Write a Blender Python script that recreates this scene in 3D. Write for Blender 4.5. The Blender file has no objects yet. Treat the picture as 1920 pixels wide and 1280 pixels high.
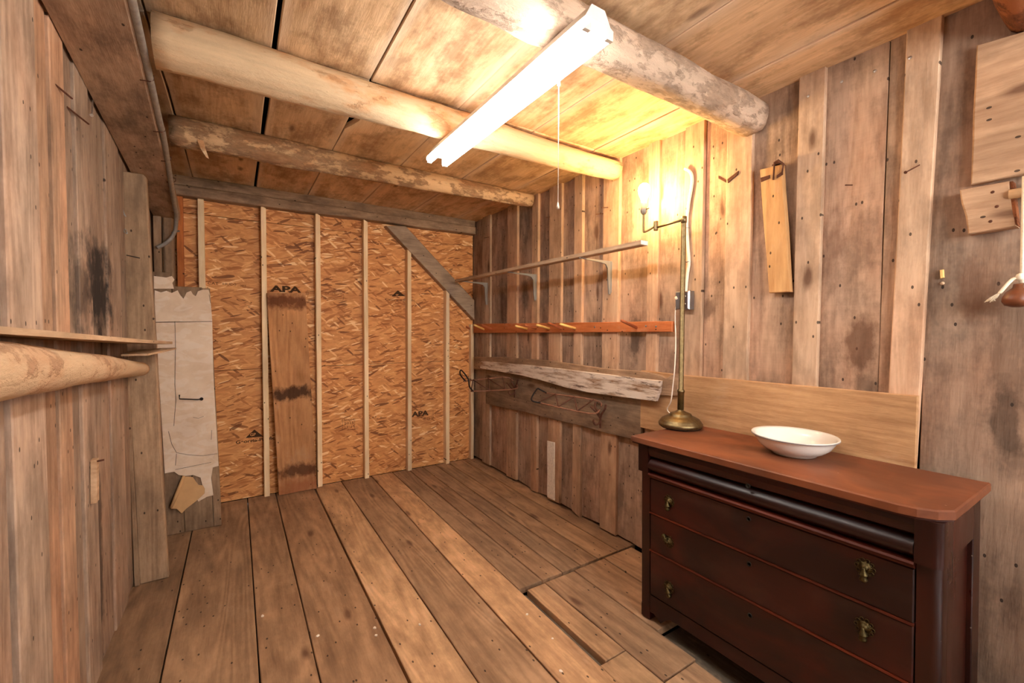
import bpy, bmesh, math, random
from mathutils import Vector, Matrix, noise
random.seed(7)
sc = bpy.context.scene
C = sc.collection

# ------------------------------------------------------------------ camera
FPX = 806.9; CAMH = 1.42
_y = Vector((442-960, -(612-640), -FPX)).normalized()
_x = Vector((2218-960, -(620-640), -FPX)).normalized()
_x = (_x - _y*_x.dot(_y)).normalized()
_z = _x.cross(_y)
ROT = Matrix((_x, _y, _z))
EYE = Vector((0, 0, CAMH))
cam_d = bpy.data.cameras.new('camera'); cam = bpy.data.objects.new('camera', cam_d); C.objects.link(cam)
cam.matrix_world = Matrix.Translation(EYE) @ ROT.to_4x4()
cam_d.sensor_fit = 'HORIZONTAL'; cam_d.sensor_width = 36.0; cam_d.lens = 36.0*FPX/1920.0
cam_d.clip_start = 0.05
sc.camera = cam

# ------------------------------------------------------------------ light, exposure
W = bpy.data.worlds.new('world'); sc.world = W; W.use_nodes = True
bg = W.node_tree.nodes['Background']; bg.inputs[0].default_value = (1.0, 0.97, 0.93, 1); bg.inputs[1].default_value = 15.0
TUBE_E = 31.0
BULB_E = 380.0
sc.view_settings.view_transform = 'Standard'; sc.view_settings.look = 'None'
sc.view_settings.exposure = 0.5; sc.view_settings.gamma = 1.0
sc.view_settings.use_curve_mapping = False

# room dimensions (metres): X to the right wall, Y into the room, Z up
XR = 2.17; XL = -0.49; YB = 4.155; YF = -1.15; ZC = 2.55

# ------------------------------------------------------------------ survey helpers: measured photo points put onto known planes of the room
def on(a, val, u, v):
    d = ROT @ Vector((u-960, -(v-640), -FPX)); t = (val-EYE[a])/d[a]; return EYE+d*t
def RW(u, v, x=2.15): p = on(0, x, u, v); return (p.y, p.z)
def BW(u, v, y=4.12): p = on(1, y, u, v); return (p.x, p.z)
def LW(u, v, x=XL): p = on(0, x, u, v); return (p.y, p.z)
def FL(u, v, z=0.0): p = on(2, z, u, v); return (p.x, p.y)

# ------------------------------------------------------------------ materials
def lin(c): return tuple(((x/255.0)/12.92 if x <= 10 else ((x/255.0+0.055)/1.055)**2.4) for x in c)
def col(c): return (*lin(c), 1.0)
class NT:
    def __init__(s, name):
        s.m = bpy.data.materials.new(name); s.m.use_nodes = True; s.t = s.m.node_tree
        s.b = s.t.nodes['Principled BSDF']; s.out = s.t.nodes['Material Output']
    def n(s, typ, **kw):
        nd = s.t.nodes.new(typ)
        for k, v in kw.items():
            if k.startswith('i_'):
                key = k[2:]; key = int(key) if key.isdigit() else key.replace('_', ' ')
                s.set(nd.inputs[key], v)
            else: setattr(nd, k, v)
        return nd
    def set(s, sock, v):
        if isinstance(v, bpy.types.NodeSocket): s.t.links.new(v, sock)
        else:
            if sock.type == 'RGBA' and len(v) == 3: v = (*v, 1)
            sock.default_value = v
    def math(s, op, a, b=None, c=None, clamp=False):
        nd = s.n('ShaderNodeMath', operation=op, use_clamp=clamp); s.set(nd.inputs[0], a)
        if b is not None: s.set(nd.inputs[1], b)
        if c is not None: s.set(nd.inputs[2], c)
        return nd.outputs[0]
    def mix(s, f, a, b, mode='MIX'):
        nd = s.n('ShaderNodeMixRGB', blend_type=mode); s.set(nd.inputs[0], f); s.set(nd.inputs[1], a); s.set(nd.inputs[2], b); return nd.outputs[0]
    def ramp(s, f, stops, interp='LINEAR'):
        nd = s.n('ShaderNodeValToRGB'); s.set(nd.inputs[0], f); cr = nd.color_ramp; cr.interpolation = interp
        while len(cr.elements) > 1: cr.elements.remove(cr.elements[-1])
        for i, (p, c) in enumerate(stops):
            e = cr.elements[0] if i == 0 else cr.elements.new(p)
            e.position = p; e.color = (c, c, c, 1) if isinstance(c, (int, float)) else ((*c, 1) if len(c) == 3 else c)
        return nd.outputs[0]
    def noise(s, vec, scale=1.0, detail=4, rough=.6, dist=0.0):
        nd = s.n('ShaderNodeTexNoise'); s.set(nd.inputs['Vector'], vec); nd.inputs['Scale'].default_value = scale
        nd.inputs['Detail'].default_value = detail; nd.inputs['Roughness'].default_value = rough; nd.inputs['Distortion'].default_value = dist
        return nd.outputs[0]
    def vor(s, vec, scale=1.0, rnd=1.0):
        nd = s.n('ShaderNodeTexVoronoi'); s.set(nd.inputs['Vector'], vec); nd.inputs['Scale'].default_value = scale
        nd.inputs['Randomness'].default_value = rnd; return nd
    def vor2(s, vec, axis, dep, across, along):
        ot = [i for i in range(3) if i not in (axis, dep)]; ot = ot[0] if ot else (axis+1) % 3
        sx = s.n('ShaderNodeSeparateXYZ'); s.set(sx.inputs[0], vec); cb = s.n('ShaderNodeCombineXYZ')
        s.set(cb.inputs[0], s.math('MULTIPLY', sx.outputs[ot], across)); s.set(cb.inputs[1], s.math('MULTIPLY', sx.outputs[axis], along))
        nd = s.n('ShaderNodeTexVoronoi', voronoi_dimensions='2D'); s.set(nd.inputs['Vector'], cb.outputs[0]); nd.inputs['Scale'].default_value = 1.0
        return nd
    def mapping(s, vec, scale=(1, 1, 1), rot=(0, 0, 0), loc=(0, 0, 0)):
        nd = s.n('ShaderNodeMapping'); s.set(nd.inputs[0], vec); nd.inputs['Scale'].default_value = scale
        nd.inputs['Rotation'].default_value = rot; nd.inputs['Location'].default_value = loc; return nd.outputs[0]
    def local(s, spread=37.0):
        tc = s.n('ShaderNodeTexCoord'); oi = s.n('ShaderNodeObjectInfo')
        r = oi.outputs['Random']
        cb = s.n('ShaderNodeCombineXYZ'); s.set(cb.inputs[0], s.math('MULTIPLY', r, spread)); s.set(cb.inputs[1], s.math('MULTIPLY', r, spread*2.3)); s.set(cb.inputs[2], s.math('MULTIPLY', r, spread*1.7))
        va = s.n('ShaderNodeVectorMath', operation='ADD'); s.set(va.inputs[0], tc.outputs['Object']); s.set(va.inputs[1], cb.outputs[0])
        s.tc = tc; s.oi = oi
        return va.outputs[0]
    def bump(s, h, strength=.3, dist=.01):
        nd = s.n('ShaderNodeBump'); nd.inputs['Strength'].default_value = strength; nd.inputs['Distance'].default_value = dist
        s.set(nd.inputs['Height'], h); s.set(s.b.inputs['Normal'], nd.outputs[0])
    def fin(s, color, rough=.8, metal=0.0, spec=.3):
        s.set(s.b.inputs['Base Color'], color); s.set(s.b.inputs['Roughness'], rough); s.b.inputs['Metallic'].default_value = metal
        s.b.inputs['Specular IOR Level'].default_value = spec
        return s.m

def ax3(axis, across, along):
    return tuple(along if i == axis else across for i in range(3))

def wood(name, axis, dark, light, dep=0, stain=.5, stain_c=(62, 48, 40), knots=.6, rough=.82, bump=.35, ring=.35, holes=True, spots=None, edge=0.0, edge_axis=0, spec=.25, saw=0.0, tint=True, red=.0):
    """weathered timber; grain runs along the given local axis; the object's own colour tints it"""
    s = NT(name); v = s.local()
    fine = s.noise(s.mapping(v, ax3(axis, 75, 7.0)), 1.0, 3, .7)
    med = s.noise(s.mapping(v, ax3(axis, 15, 2.4)), 1.0, 3, .62)
    rv = s.noise(s.mapping(v, ax3(axis, 5.0, .55)), 1.0, 1, .45, .4)
    rings = s.math('MULTIPLY_ADD', s.math('SINE', s.math('MULTIPLY', rv, 75.0)), .5, .5)
    blot = s.noise(s.mapping(v, ax3(axis, 6.5, 3.6)), 1.0, 5, .74)
    big = s.noise(s.mapping(v, ax3(axis, 2.4, 1.3)), 1.0, 2, .6)
    f = s.math('ADD', s.math('MULTIPLY', fine, .5), s.math('ADD', s.math('MULTIPLY', med, .75), s.math('MULTIPLY', rings, ring*.35)))
    f = s.ramp(s.math('SUBTRACT', f, ring*.1), [(.36, 0.0), (.84, 1.0)])
    c = s.mix(f, lin(dark), lin(light))
    if red: c = s.mix(s.math('MULTIPLY', s.ramp(big, [(.45, 0.), (.65, 1.)]), red*.6), c, lin((176, 116, 80)))
    st = s.ramp(blot, [(.38, 1.0), (.55, 0.0)])
    c = s.mix(s.math('MULTIPLY', st, stain*.6), c, lin(stain_c))
    c = s.mix(s.math('MULTIPLY', s.ramp(blot, [(.56, 0.), (.74, 1.)]), .35), c, lin((206, 178, 150)))
    bl = s.ramp(big, [(.3, .8), (.7, 1.15)])
    c = s.mix(1.0, c, bl, 'MULTIPLY')
    h = fine
    if knots:
        kv = s.vor2(v, axis, dep, 4.6, 1.5)
        k = s.ramp(s.math('ADD', kv.outputs['Distance'], s.math('MULTIPLY', med, .10)), [(.085, 1.0), (.15, 0.0)])
        sep = s.n('ShaderNodeSeparateColor'); s.set(sep.inputs[0], kv.outputs['Color'])
        k = s.math('MULTIPLY', k, s.math('GREATER_THAN', sep.outputs[0], 1.0-.36*knots))
        c = s.mix(s.math('MULTIPLY', k, .75), c, lin((84, 52, 36)))
    if holes:
        hv = s.vor2(v, axis, dep, 26, 15)
        hs = s.n('ShaderNodeSeparateColor'); s.set(hs.inputs[0], hv.outputs['Color'])
        hd = s.math('MULTIPLY', s.math('LESS_THAN', hv.outputs['Distance'], .10), s.math('GREATER_THAN', hs.outputs[1], .90))
        c = s.mix(s.math('MULTIPLY', hd, .85), c, lin((30, 20, 15)))
    if saw:
        sv = s.noise(s.mapping(v, ax3(axis, 1.5, 110)), 1.0, 2, .6)
        c = s.mix(saw, c, s.ramp(sv, [(.35, .6), (.65, 1.25)]), 'MULTIPLY')
    if edge:
        sx = s.n('ShaderNodeSeparateXYZ'); s.set(sx.inputs[0], s.tc.outputs['Generated'])
        e = s.math('ABSOLUTE', s.math('SUBTRACT', sx.outputs[edge_axis], .5))
        e = s.ramp(s.math('ADD', e, s.math('MULTIPLY', s.math('SUBTRACT', med, .5), .18)), [(.38, 0.0), (.5, 1.0)])
        c = s.mix(s.math('MULTIPLY', e, edge), c, lin((226, 206, 180)))
    if spots:      # old stains with an outline of their own: (centre, radii, strength, colour)
        g = s.n('ShaderNodeNewGeometry'); p = g.outputs['Position']
        wob = s.noise(s.mapping(p, (14, 14, 9)), 1.0, 5, .65)
        for (cx, rr, stg, cc) in spots:
            q = s.mapping(p, tuple(1.0/a for a in rr), (0, 0, 0), tuple(-cx[i]/rr[i] for i in range(3)))
            ln = s.n('ShaderNodeVectorMath', operation='LENGTH'); s.set(ln.inputs[0], q)
            mk = s.ramp(s.math('ADD', ln.outputs['Value'], s.math('MULTIPLY', s.math('SUBTRACT', wob, .5), 2.2)), [(.45, 1.0), (1.15, 0.0)])
            c = s.mix(s.math('MULTIPLY', mk, stg), c, lin(cc))
    if tint: c = s.mix(1.0, c, s.oi.outputs['Color'], 'MULTIPLY')
    s.bump(h, bump, .006)
    return s.fin(c, rough, 0, spec)

def plain(name, c, rough=.6, metal=0.0, spec=.4, var=.12, scale=20, bump=0.0):
    s = NT(name); v = s.local(); n = s.noise(v, scale, 4, .6)
    cc = s.mix(1.0, lin(c), s.ramp(n, [(.3, 1-var), (.7, 1+var)]), 'MULTIPLY')
    cc = s.mix(1.0, cc, s.oi.outputs['Color'], 'MULTIPLY')
    if bump: s.bump(n, bump, .004)
    return s.fin(cc, rough, metal, spec)

def emit(name, c, strength):
    s = NT(name); s.set(s.b.inputs['Base Color'], (.9, .9, .9, 1)); s.set(s.b.inputs['Emission Color'], (*c, 1)); s.b.inputs['Emission Strength'].default_value = strength
    return s.m

def osb_mat(name):
    s = NT(name); v = s.local(5.0)
    wob = s.noise(s.mapping(v, (5, 5, 5)), 1.0, 2, .5)
    cols = None; hh = None
    c0 = s.noise(s.mapping(v, (9, 9, 30)), 1.0, 4, .7)
    base = s.mix(s.ramp(c0, [(.3, 0.), (.7, 1.)]), lin((190, 126, 72)), lin((232, 172, 112)))
    for i, (ang, sx, sz, seed, wgt) in enumerate([(.12, 5.5, 30, 1.3, .85), (-.30, 6.5, 36, 4.1, .85), (.5, 7, 40, 8.7, .85), (-.75, 8, 48, 12.2, .85), (.03, 8, 55, 21.0, .85), (.28, 10, 80, 31.0, .9)]):
        r = s.n('ShaderNodeVectorRotate', rotation_type='Y_AXIS'); s.set(r.inputs['Vector'], v); r.inputs['Angle'].default_value = ang
        wv_ = s.n('ShaderNodeVectorMath', operation='ADD'); s.set(wv_.inputs[0], s.mapping(r.outputs[0], (sx, .01, sz), (0, 0, 0), (seed, 0, seed)))
        s.set(wv_.inputs[1], s.mix(1.0, wob, (.35, .35, .35), 'MULTIPLY'))
        vo = s.vor(wv_.outputs[0]); se = s.n('ShaderNodeSeparateColor'); s.set(se.inputs[0], vo.outputs['Color'])
        m = s.math('MULTIPLY', s.math('GREATER_THAN', se.outputs[0], .62), s.math('LESS_THAN', vo.outputs['Distance'], .46))
        cc = s.ramp(se.outputs[1], [(0.0, lin((104, 60, 32))), (.14, lin((172, 108, 60))), (.45, lin((216, 152, 94))), (.8, lin((236, 178, 118))), (1.0, lin((250, 216, 164)))])
        base = s.mix(s.math('MULTIPLY', m, wgt), base, cc)
    base = s.mix(1.0, base, s.oi.outputs['Color'], 'MULTIPLY')
    s.bump(c0, .25, .003)
    return s.fin(base, .62, 0, .3)

def bark_mat(name, peeled, bark, amount, axis=0, mottled=(206, 132, 70)):
    s = NT(name); v = s.local()
    n1 = s.noise(s.mapping(v, ax3(axis, 22, 12)), 1.0, 6, .7); n2 = s.noise(s.mapping(v, ax3(axis, 7, 3)), 1.0, 4, .6)
    n3 = s.noise(s.mapping(v, ax3(axis, 45, 18)), 1.0, 6, .7); fi = s.noise(s.mapping(v, ax3(axis, 40, 2.5)), 1.0, 4, .6)
    c = s.mix(s.ramp(fi, [(.3, 0.), (.7, 1.)]), tuple(x*.8 for x in lin(peeled)), lin(peeled))
    c = s.mix(s.math('MULTIPLY', s.ramp(n2, [(.52, 0.), (.62, 1.)]), .5), c, lin(mottled))
    bk = s.ramp(s.math('ADD', s.math('MULTIPLY', n1, .6), s.math('MULTIPLY', n2, .6)), [(.70-amount*.25, 0.), (.76-amount*.25, 1.)])
    bc = s.mix(s.ramp(n3, [(.4, 0.), (.62, 1.)]), tuple(x*.45 for x in lin(bark)), lin(bark))
    c = s.mix(s.math('MULTIPLY', bk, min(1, amount+.2)), c, bc)
    c = s.mix(1.0, c, s.oi.outputs['Color'], 'MULTIPLY')
    s.bump(s.math('ADD', s.math('MULTIPLY', n3, .8), s.math('MULTIPLY', bk, .5)), .7, .012)
    return s.fin(c, .88, 0, .2)

def mahogany(name, axis, dark, light, rough=.3, coat=.0, dust=0.0):
    s = NT(name); v = s.local()
    n1 = s.noise(s.mapping(v, ax3(axis, 3.2, 2.2)), 1.0, 4, .6, .8); fi = s.noise(s.mapping(v, ax3(axis, 70, 4)), 1.0, 4, .6)
    n2 = s.noise(s.mapping(v, ax3(axis, 9, 4)), 1.0, 4, .6)
    f = s.math('ADD', s.math('MULTIPLY', s.ramp(n1, [(.42, 0.), (.66, 1.)]), .75), s.math('MULTIPLY', fi, .3))
    c = s.mix(f, lin(dark), lin(light))
    if dust: c = s.mix(s.math('MULTIPLY', s.ramp(n2, [(.5, 0.), (.75, 1.)]), dust), c, lin((150, 120, 100)))
    sc_ = s.vor(s.mapping(v, (26, 26, 26))); ss = s.n('ShaderNodeSeparateColor'); s.set(ss.inputs[0], sc_.outputs['Color'])
    sp = s.math('MULTIPLY', s.math('LESS_THAN', sc_.outputs['Distance'], .07), s.math('GREATER_THAN', ss.outputs[0], .93))
    c = s.mix(s.math('MULTIPLY', sp, .6), c, lin((170, 150, 135)))
    s.bump(fi, .05, .002)
    return s.fin(c, s.math('MULTIPLY_ADD', n2, .25, rough-.1), 0, .4)

def paper_mat(name):
    s = NT(name); v = s.local(3.0)
    n1 = s.noise(v, 3.5, 5, .6); n2 = s.noise(s.mapping(v, (7, 7, 14), (0, .6, 0)), 1.0, 3, .5, 1.5); n3 = s.noise(v, 40, 3, .5)
    c = s.mix(s.ramp(n1, [(.35, 0.), (.7, 1.)]), lin((214, 190, 164)), lin((236, 216, 194)))
    c = s.mix(s.math('MULTIPLY', s.ramp(s.noise(v, 2.2, 5, .7), [(.55, 0.), (.75, 1.)]), .35), c, lin((176, 140, 108)))
    wv = s.ramp(n2, [(.48, 0.), (.56, 1.)])
    c = s.mix(s.math('MULTIPLY', wv, .25), c, lin((238, 230, 222)))
    s.bump(s.math('ADD', s.math('MULTIPLY', wv, .4), s.math('MULTIPLY', n3, .3)), .25, .004)
    return s.fin(c, s.math('MULTIPLY_ADD', wv, -.25, .7), 0, .35)

def peel_paint(name):
    s = NT(name); v = s.local()
    fine = s.noise(s.mapping(v, (60, 3, 60)), 1.0, 5, .65); n = s.noise(s.mapping(v, (12, 3, 22)), 1.0, 6, .72)
    w = s.mix(fine, lin((120, 92, 70)), lin((176, 140, 108)))
    p = s.ramp(s.math('ADD', s.math('MULTIPLY', n, .8), s.math('MULTIPLY', fine, .25)), [(.42, 0.), (.56, 1.)])
    c = s.mix(s.math('MULTIPLY', p, .85), w, lin((232, 220, 206)))
    d = s.ramp(s.noise(s.mapping(v, (22, 6, 34)), 1.0, 5, .7), [(.34, 1.), (.42, 0.)])
    c = s.mix(s.math('MULTIPLY', d, .8), c, lin((72, 46, 34)))
    s.bump(s.math('ADD', p, fine), .3, .005)
    return s.fin(c, .75, 0, .25)

M = {}
WALL = dict(dark=(138, 112, 94), light=(198, 168, 144))
M['wall_z'] = wood('weathered_wall_board', 2, **WALL, stain=.75, knots=.7, red=.45, saw=.08, spots=[((XR, *RW(u, v, XR)), (.3, ry, rz), st_, cc) for (u, v, ry, rz, st_, cc) in [
    (1190, 640, .07, .2, .75, (66, 54, 46)), (985, 555, .07, .16, .65, (64, 56, 48)), (945, 580, .09, .2, .6, (84, 54, 42)), (1612, 655, .07, .15, .7, (92, 62, 44)), (1325, 580, .06, .07, .6, (80, 58, 46)),
    (1832, 560, .05, .16, .5, (124, 84, 62)), (1560, 470, .05, .2, .45, (110, 78, 60)), (1020, 600, .05, .2, .5, (70, 52, 44)), (1620, 720, .06, .06, .5, (76, 64, 54)), (1885, 780, .05, .16, .6, (60, 50, 42))]])
M['batten_z'] = wood('weathered_batten', 2, (168, 138, 112), (214, 184, 156), stain=.45, knots=.6, red=.35)
M['left_z'] = wood('left_wall_board', 2, (128, 106, 90), (188, 164, 144), stain=.5, knots=.4, red=.3,
    spots=[((XL, LW(183, 542)[0], LW(183, 542)[1]), (.3, .26, .25), .95, (40, 37, 37)), ((XL, LW(151, 545)[0], LW(151, 545)[1]), (.3, .17, .20), .7, (58, 52, 48)), ((XL, 2.42, .5), (.3, .05, .5), .7, (36, 28, 24))])
M['ceil_y'] = wood('ceiling_board', 1, (190, 154, 116), (232, 204, 166), dep=2, stain=.9, stain_c=(116, 78, 48), knots=.15, edge=.75, edge_axis=0, holes=False, ring=.25)
M['floor_y'] = wood('floor_plank', 1, (130, 102, 78), (182, 148, 116), dep=2, stain=.5, stain_c=(90, 68, 52), knots=.5, ring=.6, rough=.58, bump=.2, spec=.3)
M['floor_pale'] = wood('worn_floor_plank', 1, (146, 114, 86), (202, 166, 128), dep=2, stain=.55, stain_c=(96, 72, 52), knots=.3, ring=.4, rough=.52, bump=.2, spec=.32)
M['beam_x'] = wood('old_beam_across', 0, (120, 98, 80), (178, 150, 124), dep=1, stain=.7, knots=.3)
M['beam_y'] = wood('old_beam_along', 1, (124, 98, 78), (182, 150, 122), dep=2, stain=.9, stain_c=(58, 44, 34), knots=.2, ring=.1)
M['grey_z'] = wood('grey_post_wood', 2, (128, 104, 82), (182, 154, 126), dep=1, stain=.5, knots=.3)
M['grey_y'] = wood('grey_rail_wood', 1, (122, 98, 78), (178, 148, 120), stain=.6, knots=.35)
M['pine_y'] = wood('knotty_pine_rail', 1, (164, 120, 82), (206, 164, 120), stain=.35, stain_c=(118, 80, 52), knots=1.0, ring=.4, holes=False)
M['stud_z'] = wood('new_pine_stud', 2, (232, 198, 152), (250, 228, 190), dep=1, stain=.08, knots=.25, ring=.3, holes=True, bump=.1, rough=.6)
M['red_z'] = wood('red_brown_lath', 2, (150, 84, 44), (196, 118, 66), dep=1, stain=.2, knots=.2, ring=.3)
M['red_y'] = wood('orange_rail_wood', 1, (168, 92, 50), (206, 124, 74), stain=.12, knots=.15, ring=.3, rough=.5)
M['peg_y'] = plain('yellow_dowel', (232, 196, 122), .55, var=.08)
M['peg_r'] = plain('brown_dowel', (164, 92, 56), .5, var=.15)
Yl = 4.085
M['loose_z'] = wood('stained_loose_board', 2, (164, 114, 74), (204, 152, 106), dep=1, stain=.25, knots=.2, ring=.55,
    spots=[((.36, Yl, 1.63), (.28, .2, .075), .85, (92, 48, 28)), ((.42, Yl, .86), (.3, .2, .075), .9, (52, 30, 22)), ((.45, Yl, .19), (.3, .2, .07), .8, (64, 30, 20)), ((.45, Yl, .05), (.3, .2, .1), .55, (150, 84, 56))])
M['brace'] = wood('grey_brace_wood', 0, (134, 114, 98), (184, 162, 140), dep=1, stain=.35, knots=.3, ring=.2)
M['strip_y'] = wood('shelf_strip_wood', 1, (166, 136, 106), (212, 182, 150), stain=.3, knots=.2)
M['dark'] = plain('dark_void_board', (30, 24, 20), .95, spec=.05)
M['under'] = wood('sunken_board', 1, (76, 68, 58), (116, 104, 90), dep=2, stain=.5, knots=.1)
M['osb'] = osb_mat('strand_board')
M['ink'] = plain('stamp_ink', (72, 52, 38), .9, spec=.05)
M['letter'] = plain('unprinted_board', (204, 146, 92), .8)
M['log1'] = bark_mat('peeled_log', (224, 196, 158), (150, 108, 72), .12)
M['log2'] = bark_mat('half_barked_log', (216, 182, 142), (150, 116, 88), .55)
M['log3'] = bark_mat('rough_barked_log', (210, 184, 160), (172, 146, 124), .5, mottled=(190, 150, 116))
M['log4'] = bark_mat('red_barked_log', (150, 90, 54), (120, 70, 44), .7)
M['pole'] = bark_mat('shelf_pole_wood', (214, 184, 150), (140, 92, 66), .12, axis=1, mottled=(196, 150, 116))
M['mah_y'] = mahogany('mahogany_front', 1, (20, 7, 5), (66, 19, 10), .42, dust=.06)
M['mah_ogee'] = mahogany('mahogany_ogee', 1, (24, 9, 8), (60, 20, 14), .34)
M['mah_z'] = mahogany('mahogany_post', 2, (30, 11, 8), (66, 23, 14), .28)
M['mah_edge'] = mahogany('mahogany_moulding', 1, (64, 23, 12), (104, 40, 20), .38)
M['mah_top'] = mahogany('mahogany_top', 1, (92, 50, 30), (140, 80, 48), .5, dust=.18)
M['brass'] = plain('aged_brass', (128, 112, 80), .48, 1.0, .5, .25, 60)
M['brass_d'] = plain('antique_brass', (84, 72, 46), .5, 1.0, .5, .35, 90, .2)
M['dark_metal'] = plain('dark_lock_metal', (60, 60, 58), .4, .9)
M['china'] = plain('white_china', (226, 222, 214), .14, 0, .5, .02)
M['rim'] = plain('grey_rim_line', (120, 118, 120), .3)
M['steel'] = plain('painted_grey_steel', (138, 136, 134), .42, .2, .5, .06)
M['galv'] = plain('galvanised_steel', (150, 154, 158), .35, .9, .5, .15)
M['conduit'] = plain('grey_conduit', (160, 158, 152), .5, .5, .4, .2, 40)
M['white_pl'] = plain('white_plastic', (232, 224, 208), .45, 0, .4, .03)
M['housing'] = plain('white_enamel', (236, 232, 224), .4, 0, .4, .03)
M['rust'] = plain('rusty_iron', (92, 58, 44), .8, .4, .3, .3, 50, .2)
M['rust_l'] = plain('light_rusty_wire', (132, 92, 72), .75, .3, .3, .25, 50)
M['iron'] = plain('black_iron', (36, 32, 32), .6, .6)
M['nail'] = plain('bright_nail', (200, 200, 200), .3, .9)
M['rope'] = plain('cotton_rope', (232, 222, 202), .9, 0, .1, .08, 120, .3)
M['knob'] = plain('turned_dark_wood', (104, 58, 34), .4, 0, .4, .3, 30)
M['block'] = wood('latch_board_wood', 1, (158, 122, 94), (204, 170, 138), stain=.3, knots=.5, ring=.35)
M['hung'] = wood('hung_plank_wood', 2, (176, 126, 78), (218, 172, 118), stain=.15, knots=.3, ring=.5)
M['paper'] = paper_mat('old_wallpaper')
M['paper_b'] = plain('paper_back', (206, 166, 118), .8, var=.06)
M['paint'] = peel_paint('flaking_white_paint')
M['whitewash'] = plain('whitewash', (236, 228, 216), .9, 0, .2, .15, 60, .3)
M['tube'] = emit('fluorescent_tube', (1.0, .95, .89), TUBE_E)
M['bulb'] = emit('lamp_bulb_glow', (1.0, .64, .25), BULB_E)
M['sticker'] = plain('white_sticker', (236, 232, 228), .6)

# ------------------------------------------------------------------ builders
WL = {}
def place(o, loc, parent):
    WL[o] = Vector(loc)
    if parent is not None:
        o.parent = parent; o.location = Vector(loc)-WL[parent]
    else: o.location = loc
    C.objects.link(o); return o
def tag(o, label=None, cat=None, group=None, kind=None):
    if label: o['label'] = label
    if cat: o['category'] = cat
    if group: o['group'] = group
    if kind: o['kind'] = kind
    return o
def thing(name, label, cat, loc, group=None):
    o = bpy.data.objects.new(name, None); o.empty_display_size = .1
    place(o, loc, None); return tag(o, label, cat, group)
def mesh(name, verts, faces, mat, parent=None, color=None, smooth=False, loc=None):
    vs = [Vector(v) for v in verts]
    if loc is None:
        lo = Vector([min(v[i] for v in vs) for i in range(3)]); hi = Vector([max(v[i] for v in vs) for i in range(3)]); loc = (lo+hi)/2
    me = bpy.data.meshes.new(name); me.from_pydata([v-Vector(loc) for v in vs], [], faces)
    bm = bmesh.new(); bm.from_mesh(me); bmesh.ops.recalc_face_normals(bm, faces=bm.faces); bm.to_mesh(me); bm.free()
    me.materials.append(mat)
    if smooth:
        me.polygons.foreach_set('use_smooth', [True]*len(me.polygons))
    o = bpy.data.objects.new(name, me)
    if color: o.color = (*color, 1) if len(color) == 3 else color
    return place(o, loc, parent)
FR = {'R': lambda a, b, t: (t, a, b), 'B': lambda a, b, t: (a, t, b), 'F': lambda a, b, t: (a, b, t)}
def slab_geo(poly, fr, t0, t1, ch=.003):
    """polygon in a plane extruded from t0 (back) to t1 (front, chamfered)"""
    n = len(poly); f = FR[fr]
    cx = sum(p[0] for p in poly)/n; cy = sum(p[1] for p in poly)/n
    ins = []
    for i in range(n):
        a = Vector(poly[i-1]); b = Vector(poly[i]); c = Vector(poly[(i+1) % n])
        d1 = (b-a).normalized(); d2 = (c-b).normalized(); nn = Vector((-(d1.y+d2.y), d1.x+d2.x))
        nn = nn.normalized() if nn.length > 1e-6 else Vector((-d1.y, d1.x))
        if nn.dot(Vector((cx, cy))-b) < 0 and n <= 5: nn = -nn
        ins.append((b.x+nn.x*ch*1.2, b.y+nn.y*ch*1.2))
    sg = 1 if t1 > t0 else -1
    vs = [f(p[0], p[1], t0) for p in poly]+[f(p[0], p[1], t1-sg*ch) for p in poly]+[f(p[0], p[1], t1) for p in ins]
    fs = [list(range(n))[::-1]]
    for r in (0, 1):
        for i in range(n):
            j = (i+1) % n; fs.append((r*n+i, r*n+j, (r+1)*n+j, (r+1)*n+i))
    fs.append([2*n+i for i in range(n)])
    return vs, fs
def ccw(poly):
    a = sum(poly[i-1][0]*poly[i][1]-poly[i][0]*poly[i-1][1] for i in range(len(poly)))
    return poly if a > 0 else poly[::-1]
def rough(poly, amp=.003, seg=4, minlen=.25):
    out = []; n = len(poly)
    for i in range(n):
        a = Vector(poly[i]); b = Vector(poly[(i+1) % n]); out.append(tuple(a)); L = (b-a).length
        if L > minlen:
            nr = Vector((-(b-a).y, (b-a).x)).normalized()
            for k in range(1, seg): out.append(tuple(a+(b-a)*(k/seg+random.uniform(-.3, .3)/seg)+nr*random.uniform(-amp, amp)))
    return out
def slab(name, poly, fr, t0, t1, mat, parent=None, color=None, amp=0.0, ch=.003, seg=4):
    poly = ccw(list(poly))
    if amp: poly = rough(poly, amp, seg)
    vs, fs = slab_geo(poly, fr, t0, t1, ch)
    return mesh(name, vs, fs, mat, parent, color)
def box(name, x0, x1, y0, y1, z0, z1, mat, parent=None, color=None, ch=.002):
    return slab(name, [(x0, y0), (x1, y0), (x1, y1), (x0, y1)], 'F', z0, z1, mat, parent, color, ch=ch)
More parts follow.
